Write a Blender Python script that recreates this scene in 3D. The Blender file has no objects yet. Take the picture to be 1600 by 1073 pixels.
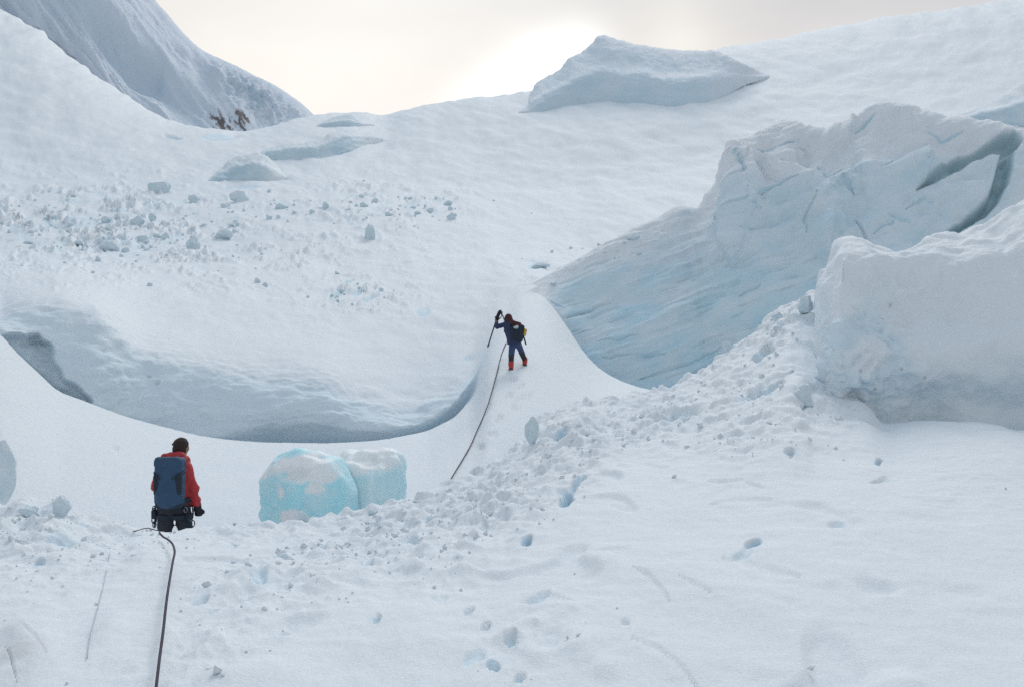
import bpy, math, random
import numpy as np
from mathutils import Vector

C = bpy.context.scene.collection
random.seed(7)
R = math.radians

# ------------------------------------------------------------------ camera
F = 1556.0           # focal length in photo pixels (35 mm on a 36 mm sensor, 1600 px wide)
CX, CY = 800.0, 536.5
CAMZ = 1.7
cam_d = bpy.data.cameras.new('camera')
cam = bpy.data.objects.new('camera', cam_d)
C.objects.link(cam)
cam.location = (0, 0, CAMZ)
cam.rotation_euler = (R(90), 0, 0)
cam_d.sensor_width = 36.0
cam_d.lens = 36.0 * F / 1600.0
cam_d.clip_start = 0.05
cam_d.clip_end = 8000
bpy.context.scene.camera = cam

# ------------------------------------------------------------------ light
SUN_EL, SUN_AZ = 40.0, 12.0      # degrees; azimuth to the right of the view direction
sc = bpy.context.scene
sc.view_settings.view_transform = 'Standard'
sc.view_settings.look = 'None'
sc.view_settings.gamma = 1
sc.view_settings.exposure = 0.15
sc.cycles.use_denoising = False
w = bpy.data.worlds.new('World')
sc.world = w
w.use_nodes = True
nt = w.node_tree
nt.nodes.clear()
N = nt.nodes.new
L = nt.links.new
out = N('ShaderNodeOutputWorld')
sky = N('ShaderNodeTexSky')
sky.sky_type = 'NISHITA'
sky.sun_disc = False
sky.sun_elevation = R(SUN_EL)
sky.sun_rotation = R(SUN_AZ)
sky.altitude = 5000
bg1 = N('ShaderNodeBackground')
bg1.inputs[1].default_value = 0.06
L(sky.outputs[0], bg1.inputs[0])
tc = N('ShaderNodeTexCoord')
sep = N('ShaderNodeSeparateXYZ')
L(tc.outputs['Generated'], sep.inputs[0])
ramp = N('ShaderNodeValToRGB')          # overcast cloud deck: cream low ahead, grey-blue overhead
r = ramp.color_ramp
r.elements[0].position = 0.0
r.elements[0].color = (0.86, 0.82, 0.74, 1)
r.elements[1].position = 1.0
r.elements[1].color = (0.57, 0.665, 0.775, 1)
e = r.elements.new(0.25); e.color = (0.80, 0.755, 0.69, 1)
e = r.elements.new(0.36); e.color = (0.74, 0.725, 0.70, 1)
e = r.elements.new(0.55); e.color = (0.60, 0.685, 0.775, 1)
L(sep.outputs[2], ramp.inputs[0])
# broad soft clouds
mp = N('ShaderNodeMapping'); mp.inputs['Scale'].default_value = (2.2, 2.2, 5.0)
L(tc.outputs['Generated'], mp.inputs[0])
nz = N('ShaderNodeTexNoise'); nz.inputs['Scale'].default_value = 1.6; nz.inputs['Detail'].default_value = 5
nz.inputs['Roughness'].default_value = 0.5
L(mp.outputs[0], nz.inputs[0])
cr = N('ShaderNodeMapRange')
cr.inputs[1].default_value = 0.3; cr.inputs[2].default_value = 0.7
cr.inputs[3].default_value = 0.93; cr.inputs[4].default_value = 1.06
L(nz.outputs[0], cr.inputs[0])
mul = N('ShaderNodeVectorMath'); mul.operation = 'SCALE'
L(ramp.outputs[0], mul.inputs[0]); L(cr.outputs[0], mul.inputs[3])


def sky_lobe(px, py, power, col):
    g = Vector(((px - CX) / F, 1, (CY - py) / F)).normalized()
    d = N('ShaderNodeVectorMath'); d.operation = 'DOT_PRODUCT'
    n_ = N('ShaderNodeVectorMath'); n_.operation = 'NORMALIZE'
    L(tc.outputs['Generated'], n_.inputs[0]); L(n_.outputs[0], d.inputs[0])
    d.inputs[1].default_value = g
    p = N('ShaderNodeMath'); p.operation = 'POWER'; p.use_clamp = True
    mx = N('ShaderNodeMath'); mx.operation = 'MAXIMUM'; mx.inputs[1].default_value = 0
    L(d.outputs['Value'], mx.inputs[0]); L(mx.outputs[0], p.inputs[0]); p.inputs[1].default_value = power
    s = N('ShaderNodeVectorMath'); s.operation = 'SCALE'
    s.inputs[0].default_value = col
    L(p.outputs[0], s.inputs[3])
    return s.outputs[0]


bk = N('ShaderNodeMapRange')            # the cloud deck is thinner and brighter ahead, heavier behind
bk.inputs[1].default_value = -0.6; bk.inputs[2].default_value = 0.95
bk.inputs[3].default_value = 0.80; bk.inputs[4].default_value = 1.16
L(sep.outputs[1], bk.inputs[0])
mul2 = N('ShaderNodeVectorMath'); mul2.operation = 'SCALE'
L(mul.outputs[0], mul2.inputs[0]); L(bk.outputs[0], mul2.inputs[3])
acc = mul2.outputs[0]
for lobe in ((860, 135, 900, (0.22, 0.22, 0.21)), (730, 180, 3500, (0.22, 0.23, 0.24)), (780, 150, 2800, (0.36, 0.37, 0.38)), (845, 115, 2400, (0.40, 0.41, 0.42)), (910, 88, 2600, (0.35, 0.36, 0.37)), (1060, 60, 1500, (0.12, 0.11, 0.08)),
             (560, 150, 40, (0.12, 0.12, 0.11)), (1600, -60, 30, (-0.17, -0.15, -0.10))):
    a_ = N('ShaderNodeVectorMath'); a_.operation = 'ADD'
    L(acc, a_.inputs[0]); L(sky_lobe(*lobe), a_.inputs[1])
    acc = a_.outputs[0]
bg2 = N('ShaderNodeBackground')
bg2.inputs[1].default_value = 0.95
L(acc, bg2.inputs[0])
mixw = N('ShaderNodeMixShader'); mixw.inputs[0].default_value = 0.88
L(bg1.outputs[0], mixw.inputs[1]); L(bg2.outputs[0], mixw.inputs[2])
L(mixw.outputs[0], out.inputs[0])

sd = bpy.data.lights.new('sun', 'SUN')
sd.energy = 1.15
sd.angle = R(24)
sd.color = (1.0, 0.93, 0.85)
so = bpy.data.objects.new('sun', sd)
C.objects.link(so)
sv = Vector((math.sin(R(SUN_AZ)) * math.cos(R(SUN_EL)), math.cos(R(SUN_AZ)) * math.cos(R(SUN_EL)), math.sin(R(SUN_EL))))
so.rotation_euler = sv.to_track_quat('Z', 'Y').to_euler()
so.location = (0, 0, 60)

# ------------------------------------------------------------------ numpy helpers
_rng = np.random.RandomState(11)
_perm = np.concatenate([_rng.permutation(256)] * 3).astype(np.int64)
_gr = _rng.normal(size=(256, 3)); _gr /= np.linalg.norm(_gr, axis=1)[:, None]


def noise(p, seed=0):
    p = p + seed * 17.31
    i = np.floor(p).astype(np.int64)
    f = p - i
    i &= 255
    u = f * f * f * (f * (f * 6 - 15) + 10)
    tot = 0
    for dx in (0, 1):
        wx = u[..., 0] if dx else 1 - u[..., 0]
        for dy in (0, 1):
            wy = u[..., 1] if dy else 1 - u[..., 1]
            for dz in (0, 1):
                wz = u[..., 2] if dz else 1 - u[..., 2]
                h = _perm[_perm[_perm[(i[..., 0] + dx) & 255] + ((i[..., 1] + dy) & 255)] + ((i[..., 2] + dz) & 255)]
                g = _gr[h]
                tot = tot + wx * wy * wz * (g[..., 0] * (f[..., 0] - dx) + g[..., 1] * (f[..., 1] - dy) + g[..., 2] * (f[..., 2] - dz))
    return tot * 1.6


def fbm(p, octs=4, seed=0, gain=0.5, lac=2.1, ridged=False):
    a, s, t = 1.0, 0, 0
    for k in range(octs):
        n = noise(p * lac ** k, seed + k)
        if ridged:
            n = 0.5 - np.abs(n) * 1.6
        s = s + a * n
        t += a
        a *= gain
    return s / t


def smooth(a, b, x):
    t = np.clip((x - a) / (b - a), 0, 1)
    return t * t * (3 - 2 * t)


def pchip(xk, yk, x):
    """monotone cubic along axis 0; yk (n, ...)"""
    xk = np.asarray(xk, float); yk = np.asarray(yk, float); x = np.asarray(x, float)
    h = np.diff(xk)
    sh = (-1,) + (1,) * (yk.ndim - 1)
    dl = np.diff(yk, axis=0) / h.reshape(sh)
    m = np.zeros_like(yk)
    w1 = (2 * h[1:] + h[:-1]).reshape(sh); w2 = (h[1:] + 2 * h[:-1]).reshape(sh)
    a, b = dl[:-1], dl[1:]
    ok = (a * b) > 0
    aa = np.where(ok, a, 1); bb = np.where(ok, b, 1)
    m[1:-1] = np.where(ok, (w1 + w2) / (w1 / aa + w2 / bb), 0)
    m[0] = dl[0]; m[-1] = dl[-1]
    k = np.clip(np.searchsorted(xk, x, side='right') - 1, 0, len(xk) - 2)
    t = ((x - xk[k]) / h[k]).reshape(sh)
    hh = h[k].reshape(sh)
    return ((2 * t ** 3 - 3 * t ** 2 + 1) * yk[k] + (t ** 3 - 2 * t ** 2 + t) * hh * m[k]
            + (-2 * t ** 3 + 3 * t ** 2) * yk[k + 1] + (t ** 3 - t ** 2) * hh * m[k + 1])


def at(px, py, d):
    return np.array([(px - CX) / F * d, d, CAMZ + (CY - py) / F * d])


def to_px(P):
    d = np.maximum(P[..., 1], 0.3)
    return CX + P[..., 0] / d * F, CY - (P[..., 2] - CAMZ) / d * F


def interp_list(pts):
    xs = [p[0] for p in pts]; ys = [p[1] for p in pts]
    return lambda x: float(np.interp(x, xs, ys))


def gauss(px, py, cx, cy, rx, ry, ang=0.0):
    c, s = math.cos(R(ang)), math.sin(R(ang))
    dx, dy = px - cx, -(py - cy)
    u = (dx * c + dy * s) / rx
    v = (-dx * s + dy * c) / ry
    return np.exp(-(u * u + v * v))


def pit(px, py, cx, cy, rx, ry, ang=0.0):
    c, s = math.cos(R(ang)), math.sin(R(ang))
    dx, dy = px - cx, -(py - cy)
    q = np.sqrt(((dx * c + dy * s) / rx) ** 2 + ((-dx * s + dy * c) / ry) ** 2)
    return 1 - smooth(0.55, 1.05, q)


def groove(px, py, pts, wd):
    """1 on a polyline drawn in slope coordinates, fading to 0 at width wd, tapering at its ends"""
    best = np.zeros_like(px)
    n = len(pts) - 1
    for k in range(n):
        (x0, y0), (x1, y1) = pts[k], pts[k + 1]
        dx, dy = x1 - x0, y1 - y0
        l2 = dx * dx + dy * dy
        t = np.clip(((px - x0) * dx + (py - y0) * dy) / l2, 0, 1)
        dd = np.hypot(px - x0 - t * dx, py - y0 - t * dy)
        s = (k + t) / n
        ww = wd * (0.25 + 0.75 * np.clip(np.minimum(s, 1 - s) * 4, 0, 1))
        best = np.maximum(best, 1 - smooth(0.3, 1.0, dd / ww))
    return best


def poly_sd(px, py, poly):
    """signed distance in pixels, negative inside"""
    d = np.full(px.shape, 1e9)
    ins = np.zeros(px.shape, bool)
    n = len(poly)
    for k in range(n):
        x0, y0 = poly[k]; x1, y1 = poly[(k + 1) % n]
        dx, dy = x1 - x0, y1 - y0
        t = np.clip(((px - x0) * dx + (py - y0) * dy) / (dx * dx + dy * dy + 1e-9), 0, 1)
        d = np.minimum(d, np.hypot(px - x0 - t * dx, py - y0 - t * dy))
        c = (y0 > py) != (y1 > py)
        ins ^= c & (px < (x1 - x0) * (py - y0) / (y1 - y0 + 1e-9) + x0)
    return np.where(ins, -d, d)


def link_mesh(name, verts, faces, mat, parent=None, attrs=None, smooth_shade=True):
    me = bpy.data.meshes.new(name)
    verts = np.asarray(verts, np.float32)
    faces = np.asarray(faces, np.int32)
    nf, k = faces.shape
    me.vertices.add(len(verts)); me.vertices.foreach_set('co', verts.ravel())
    me.loops.add(nf * k); me.loops.foreach_set('vertex_index', faces.ravel())
    me.polygons.add(nf)
    me.polygons.foreach_set('loop_start', np.arange(nf, dtype=np.int32) * k)
    me.update(calc_edges=True)
    me.polygons.foreach_set('use_smooth', np.full(nf, smooth_shade))
    if attrs:
        for an, av in attrs.items():
            a = me.attributes.new(an, 'FLOAT', 'POINT')
            a.data.foreach_set('value', np.asarray(av, np.float32).ravel())
    me.materials.append(mat)
    me.validate()
    o = bpy.data.objects.new(name, me)
    C.objects.link(o)
    if parent is not None:
        o.parent = parent
    return o


def grid_faces(nr, nc):
    i = np.arange(nr - 1)[:, None] * nc + np.arange(nc - 1)[None, :]
    i = i.ravel()
    return np.stack([i, i + 1, i + 1 + nc, i + nc], 1)


SURF = []      # (px, py, d, P) of every laid terrain sheet, to find ground points


def loft(name, cols, segs, mat, step=2.0, fine=(-60, 1660), disp=None, attrs=None, coarse=30, keep=True, blur=None):
    """cols: list of (px, nodes); node = (py, d) or ('z', z, d).  Row k of every column is the same line in the landscape."""
    u = np.array([c[0] for c in cols], float)
    nk = len(cols[0][1])
    zrow = [cols[0][1][k][0] == 'z' for k in range(nk)]
    A = np.zeros((len(cols), nk)); D = np.zeros((len(cols), nk))
    for i, (px, nodes) in enumerate(cols):
        assert len(nodes) == nk, (name, px)
        for k, nd in enumerate(nodes):
            if zrow[k]:
                A[i, k], D[i, k] = nd[1], nd[2]
            else:
                A[i, k], D[i, k] = nd[0], nd[1]
    lo, hi = max(u[0], fine[0]), min(u[-1], fine[1])
    uu = [np.arange(lo, hi, step)]
    if u[0] < lo: uu.insert(0, np.arange(u[0], lo, coarse))
    if u[-1] > hi: uu.append(np.append(np.arange(hi, u[-1], coarse), u[-1]))
    else: uu.append(np.array([hi]))
    uu = np.concatenate(uu)
    Ad = pchip(u, A, uu); Dd = pchip(u, D, uu)
    if blur:
        ub = np.arange(uu[0], uu[-1] + 1, 4.0)
        for k, sg in blur.items():
            kw = np.exp(-0.5 * (np.arange(-int(sg), int(sg) + 1) * 4.0 / sg) ** 2); kw /= kw.sum()
            for M_ in (Ad, Dd):
                v = np.interp(ub, uu, M_[:, k])
                M_[:, k] = np.interp(uu, ub, np.convolve(np.pad(v, len(kw) // 2, mode='edge'), kw, 'valid')[:len(ub)])
    Z = np.empty_like(Ad)
    for k in range(nk):
        Z[:, k] = Ad[:, k] if zrow[k] else (CY - Ad[:, k]) / F * Dd[:, k]
    tt = []
    for k, n in enumerate(segs):
        tt.append(np.linspace(k, k + 1, n, endpoint=False))
    tt = np.concatenate(tt + [[nk - 1]])
    Zf = pchip(np.arange(nk), Z.T, tt); Df = pchip(np.arange(nk), Dd.T, tt)
    X = (uu[None, :] - CX) / F * np.maximum(Df, 4.0)
    P = np.stack([X, Df, Zf + CAMZ], -1)
    gu = np.gradient(P, axis=1); gv = np.gradient(P, axis=0)
    Nn = np.cross(gu, gv)
    Nn /= np.linalg.norm(Nn, axis=-1)[..., None] + 1e-9
    px = np.broadcast_to(uu[None, :], Df.shape).copy()
    _, py = to_px(P)
    T = np.broadcast_to(tt[:, None], Df.shape)
    at_ = {}
    if attrs:
        at_ = attrs(px, py, P, T)
    if disp is not None:
        dv = disp(px, py, P, T)
        if isinstance(dv, tuple):      # second value: pushed straight back, away from the open side
            P = P + Nn * dv[0][..., None]
            P = P + np.stack([P[..., 0] / np.maximum(P[..., 1], 3), np.ones_like(px), (P[..., 2] - CAMZ) / np.maximum(P[..., 1], 3)], -1) * dv[1][..., None]
        else:
            P = P + Nn * dv[..., None]
    if keep:
        qx, qy = to_px(P)
        SURF.append((qx.ravel(), qy.ravel(), P.reshape(-1, 3)))
    o = link_mesh(name, P.reshape(-1, 3), grid_faces(*Df.shape), mat, attrs=at_)
    return o


def ground(px, py, which=None, rad=5.0):
    """nearest laid terrain point seen at a pixel"""
    best = None
    for k, (qx, qy, P) in enumerate(SURF):
        if which is not None and k not in which: continue
        m = (np.abs(qx - px) < rad) & (np.abs(qy - py) < rad) & (P[:, 1] > 2)
        if m.any():
            S = P[m]
            j = np.argmin(S[:, 1])
            near = S[S[:, 1] < S[j, 1] * 1.04 + 0.3]
            c = near[np.argmin(np.hypot(*(np.array(to_px(near)) - np.array([[px], [py]]))))]
            if best is None or c[1] < best[1]: best = c
    if best is None:
        return None if rad > 40 else ground(px, py, which, rad * 2)
    # exact along the pixel ray at that depth
    return best


def tag(o, label=None, cat=None, group=None, kind=None):
    if label: o['label'] = label
    if cat: o['category'] = cat
    if group: o['group'] = group
    if kind: o['kind'] = kind
    return o


def empty(name, loc=(0, 0, 0)):
    o = bpy.data.objects.new(name, None)
    o.location = loc
    o.empty_display_size = 0.2
    C.objects.link(o)
    return o


# ------------------------------------------------------------------ materials
def mat_new(name):
    m = bpy.data.materials.new(name)
    m.use_nodes = True
    nt = m.node_tree
    return m, nt, nt.nodes['Principled BSDF']


def snow_material(name, snow=(0.84, 0.88, 0.91), ice=(0.56, 0.75, 0.86), bump=0.35, scale=1.0, dirtcol=(0.20, 0.165, 0.17),
                  greencol=(0.40, 0.55, 0.60), mott=0.05):
    m, nt, b = mat_new(name)
    n, l = nt.nodes.new, nt.links.new
    geo = n('ShaderNodeNewGeometry')

    def attr(a):
        x = n('ShaderNodeAttribute'); x.attribute_name = a
        return x.outputs['Fac']

    def noise_n(sc_, det=4, rough=0.55):
        x = n('ShaderNodeTexNoise'); x.inputs['Scale'].default_value = sc_
        x.inputs['Detail'].default_value = det; x.inputs['Roughness'].default_value = rough
        l(geo.outputs['Position'], x.inputs[0])
        return x.outputs['Fac']

    def mixc(f, a, bcol):
        x = n('ShaderNodeMix'); x.data_type = 'RGBA'
        if hasattr(f, 'links'): l(f, x.inputs['Factor'])
        else: x.inputs['Factor'].default_value = f
        if isinstance(a, tuple): x.inputs['A'].default_value = (*a, 1)
        else: l(a, x.inputs['A'])
        if isinstance(bcol, tuple): x.inputs['B'].default_value = (*bcol, 1)
        else: l(bcol, x.inputs['B'])
        return x.outputs['Result']

    def rng(f, a, b_, c, d):
        x = n('ShaderNodeMapRange')
        l(f, x.inputs[0])
        for k, v in enumerate((a, b_, c, d)): x.inputs[k + 1].default_value = v
        return x.outputs[0]
    # slight real variation of the snow: wind crust and older, denser snow
    v1 = rng(noise_n(0.9 * scale), 0.35, 0.7, 0, mott * 6)
    c = mixc(v1, snow, tuple(x * y for x, y in zip(snow, (0.93, 0.96, 0.99))))
    grain = rng(noise_n(45 * scale, 2, 0.8), 0.3, 0.7, 0, 1)
    c = mixc(grain, c, tuple(x * y for x, y in zip(snow, (0.86, 0.9, 0.93))))
    # ice, and the blue shade painted into pits, the undercut and the mountain band
    iv = n('ShaderNodeMath'); iv.operation = 'MULTIPLY'; iv.use_clamp = True
    l(attr('ice'), iv.inputs[0]); l(rng(noise_n(1.3 * scale, 5, 0.65), 0.3, 0.72, 0.55, 1.25), iv.inputs[1])
    c = mixc(iv.outputs[0], c, ice)
    c = mixc(attr('green'), c, greencol)
    c = mixc(attr('dirt'), c, dirtcol)
    l(c, b.inputs['Base Color'])
    b.inputs['Roughness'].default_value = 0.75
    b.inputs['Specular IOR Level'].default_value = 0.25
    if bump:
        bn = n('ShaderNodeBump'); bn.inputs['Strength'].default_value = bump
        bn.inputs['Distance'].default_value = 0.02 / scale
        ad = n('ShaderNodeMath'); ad.operation = 'ADD'
        l(noise_n(14 * scale, 6, 0.7), ad.inputs[0])
        l(noise_n(70 * scale, 3, 0.7), ad.inputs[1])
        l(ad.outputs[0], bn.inputs['Height'])
        l(bn.outputs[0], b.inputs['Normal'])
    return m


M_NEAR = snow_material('snow_near', bump=0.5)
M_MID = snow_material('snow_mid', bump=0.5, scale=0.5)
M_ICE = snow_material('serac_ice', bump=0.6, scale=0.35, ice=(0.47, 0.70, 0.82))
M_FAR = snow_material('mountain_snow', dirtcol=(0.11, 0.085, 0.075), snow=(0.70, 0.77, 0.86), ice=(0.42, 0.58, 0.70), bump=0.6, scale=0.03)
M_BLOCK = snow_material('blue_ice', snow=(0.92, 0.94, 0.95), ice=(0.42, 0.83, 0.93), bump=0.5, scale=1.5)
_b = M_BLOCK.node_tree.nodes['Principled BSDF']
_b.inputs['Subsurface Weight'].default_value = 0.5
_b.inputs['Subsurface Radius'].default_value = (0.75, 0.9, 1.0)
_b.inputs['Subsurface Scale'].default_value = 0.18
_b.inputs['Roughness'].default_value = 0.45
M_CHUNK = snow_material('snow_chunk', snow=(0.80, 0.86, 0.90), ice=(0.46, 0.66, 0.75), bump=0.6, scale=0.5)


def plain(name, col, rough=0.8, metal=0.0, bump=0.0, bscale=60, var=0.25):
    m, nt, b = mat_new(name)
    n, l = nt.nodes.new, nt.links.new
    tcn = n('ShaderNodeTexCoord')
    x = n('ShaderNodeTexNoise'); x.inputs['Scale'].default_value = bscale * 0.15; x.inputs['Detail'].default_value = 4
    l(tcn.outputs['Object'], x.inputs[0])
    mx = n('ShaderNodeMix'); mx.data_type = 'RGBA'
    mx.inputs['A'].default_value = (*[c * (1 - var) for c in col], 1)
    mx.inputs['B'].default_value = (*[min(1, c * (1 + var)) for c in col], 1)
    l(x.outputs['Fac'], mx.inputs['Factor']); l(mx.outputs['Result'], b.inputs['Base Color'])
    b.inputs['Roughness'].default_value = rough
    b.inputs['Metallic'].default_value = metal
    if bump:
        y = n('ShaderNodeTexNoise'); y.inputs['Scale'].default_value = bscale
        l(tcn.outputs['Object'], y.inputs[0])
        bn = n('ShaderNodeBump'); bn.inputs['Strength'].default_value = bump; bn.inputs['Distance'].default_value = 0.01
        l(y.outputs['Fac'], bn.inputs['Height']); l(bn.outputs[0], b.inputs['Normal'])
    return m


M_RED = plain('red_shell_fabric', (0.40, 0.025, 0.03), 0.65, bump=0.4)
M_PACK = plain('blue_pack_fabric', (0.022, 0.065, 0.13), 0.75, bump=0.4)
M_PACKD = plain('dark_pack_fabric', (0.012, 0.022, 0.04), 0.8, bump=0.4)
M_DARK = plain('dark_trouser_fabric', (0.018, 0.022, 0.035), 0.85, bump=0.4)
M_HAIR = plain('dark_brown_wool', (0.035, 0.022, 0.02), 0.95, bump=0.6)
M_SKIN = plain('skin', (0.36, 0.19, 0.13), 0.6)
M_BLUEJ = plain('navy_jacket_fabric', (0.022, 0.034, 0.085), 0.8, bump=0.4)
M_BLUEP = plain('blue_trouser_fabric', (0.035, 0.065, 0.16), 0.8, bump=0.4)
M_GAIT = plain('gaiter_fabric', (0.028, 0.030, 0.032), 0.85, bump=0.3)
M_BROWN = plain('maroon_fabric', (0.060, 0.016, 0.018), 0.85, bump=0.4)
M_BOOT = plain('red_boot_plastic', (0.42, 0.03, 0.025), 0.45)
M_CRAMP = plain('worn_steel', (0.16, 0.12, 0.10), 0.5, 0.6)
M_YEL = plain('yellow_fabric', (0.50, 0.30, 0.03), 0.7, bump=0.3)
M_WHT = plain('white_patch', (0.45, 0.48, 0.55), 0.6)
M_GLOVE = plain('dark_glove', (0.015, 0.015, 0.02), 0.85)
M_METAL = plain('grey_metal', (0.20, 0.22, 0.24), 0.4, 0.7)
M_ROPE = plain('purple_grey_rope', (0.07, 0.06, 0.09), 0.9, bump=0.8, bscale=300)
M_ROPE2 = plain('pale_cord', (0.50, 0.52, 0.58), 0.9)

# ------------------------------------------------------------------ traced lines of the landscape
crestY = interp_list([(-900, 760), (-200, 780), (0, 787), (60, 792), (110, 802), (150, 812), (200, 832), (245, 838), (300, 829),
                      (400, 823), (450, 817), (520, 808), (600, 796), (640, 786), (697, 761), (737, 742), (777, 727), (800, 708),
                      (822, 690), (850, 655), (875, 636), (931, 627), (1000, 616), (1035, 607), (1080, 592), (1120, 565),
                      (1145, 545), (1175, 525), (1205, 500), (1235, 480), (1255, 467), (1275, 458), (1300, 470), (1340, 560),
                      (1380, 650), (1420, 659), (1500, 658), (1600, 671), (1700, 690), (2600, 760)])
crestD = interp_list([(-900, 10.5), (0, 10.5), (240, 10.6), (450, 11.8), (640, 13.0), (800, 15), (850, 16), (1000, 18), (1145, 19),
                      (1275, 20), (1340, 17), (1400, 13.9), (1600, 12.6), (2600, 12)])

# ------------------------------------------------------------------ foreground slope
RUB = [(-20, 820, 150, 60, 0, .9), (150, 850, 140, 50, 0, .5), (640, 810, 130, 35, 15, 1), (760, 790, 120, 60, 25, 1), (560, 860, 140, 50, 5, .7),
       (900, 700, 110, 55, 30, .9), (1020, 660, 120, 40, 15, 1), (1150, 610, 90, 60, 35, .7), (1230, 500, 60, 40, 35, .9), (1180, 660, 120, 60, 5, .7),
       (430, 920, 160, 60, 10, .55), (330, 1010, 130, 60, 30, .5), (820, 1010, 110, 60, 30, .5), (1300, 640, 50, 40, 0, .8), (60, 900, 90, 50, 0, .4),
       (690, 870, 120, 50, 10, .6)]
PITS = [  # cx, cy, rx, ry, angle, depth in px
    (886, 777, 15, 11, 50, 16), (903, 755, 22, 4, 42, 8), (822, 843, 11, 6, 35, 12), (1180, 850, 15, 9, 20, 12), (1160, 868, 22, 7, 15, 4),
    (1237, 710, 12, 6, 0, 9), (1373, 717, 6, 5, 20, 7), (1375, 751, 16, 4, 8, 4), (1310, 818, 16, 6, 10, 4), (587, 973, 10, 5, 30, 7),
    (731, 962, 10, 5, 30, 6), (760, 985, 11, 4, 25, 6), (800, 1012, 12, 7, -10, 8), (771, 1043, 15, 7, -25, 9), (811, 1063, 13, 6, 30, 8),
    (757, 826, 9, 8, 40, 6), (875, 770, 6, 6, 0, 4), (404, 905, 18, 12, 10, 6), (500, 858, 14, 6, 20, 4), (640, 850, 18, 8, 10, 4),
    (577, 880, 16, 8, 30, 5), (445, 985, 10, 7, 0, 4), (310, 935, 16, 6, 30, 5), (330, 950, 14, 6, 20, 4), (130, 818, 12, 5, -10, 7),
    (985, 702, 10, 4, 5, 6), (1062, 655, 30, 6, 10, 4), (1193, 615, 45, 7, 25, 8), (1190, 552, 22, 7, 35, 7), (1215, 520, 16, 4, 50, 6),
    (877, 684, 15, 10, 35, 9), (978, 976, 8, 4, 0, 4), (700, 772, 8, 4, 30, 4), (730, 778, 8, 4, 30, 5), (762, 775, 6, 4, 10, 4),
    (675, 815, 14, 5, 20, 5), (585, 820, 16, 6, -5, 5), (440, 868, 12, 4, -10, 5), (363, 850, 10, 3, -10, 3), (60, 880, 14, 5, 20, 6), (95, 855, 30, 8, 0, 5),
    (840, 935, 26, 5, 15, 5), (690, 935, 16, 5, 10, 3), (740, 1030, 24, 9, 30, 5), (1260, 635, 10, 4, 0, 5)]
BUMPS = [  # soft mounds
    (232, 868, 38, 26, 0, 9), (940, 885, 26, 22, 0, 10), (912, 1018, 32, 24, 0, 12), (945, 1050, 18, 12, 0, 8), (1408, 1075, 45, 22, 0, 14),
    (70, 852, 35, 14, 0, 8), (175, 985, 40, 20, 25, 9), (1290, 690, 60, 14, 0, 4), (1020, 700, 80, 10, 10, 4), (640, 1000, 90, 40, 0, 6),
    (1150, 930, 120, 40, -10, 5), (380, 1060, 90, 30, 20, 8), (95, 795, 20, 16, 0, 12), (30, 800, 18, 10, 0, 8), (45, 1010, 50, 55, -50, 10),
    (525, 905, 60, 14, 10, 4), (1100, 640, 50, 12, 20, 6), (900, 665, 40, 14, 25, 6), (1250, 605, 30, 16, 30, 8)]
GROOVES = [([(990, 890), (1015, 905), (1035, 925), (1046, 943)], 4, 4), ([(1062, 907), (1085, 920), (1110, 934)], 3.5, 3.5),
           ([(985, 1000), (1030, 1018), (1065, 1045), (1092, 1073)], 5, 4), ([(830, 930), (870, 935), (900, 946)], 3, 3),
           ([(1105, 752), (1135, 752), (1160, 748)], 3.5, 4), ([(1110, 787), (1150, 780), (1205, 780)], 5, 3), ([(1165, 752), (1195, 762)], 3, 3),
           ([(930, 865), (985, 856)], 3, 3), ([(1130, 875), (1200, 895), (1250, 905)], 10, 4),
           ([(8, 1000), (16, 1030), (26, 1066)], 2, 4), ([(30, 975), (55, 1000), (72, 1025)], 4, 2), ([(1170, 620), (1200, 598), (1240, 580)], 6, 8),
           ([(1000, 640), (1050, 655), (1090, 652)], 4, 4), ([(1060, 665), (1120, 640)], 4, 4), ([(860, 790), (915, 745)], 3, 4),
           ([(500, 775 + 40), (540, 812)], 3, 3)]


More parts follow.
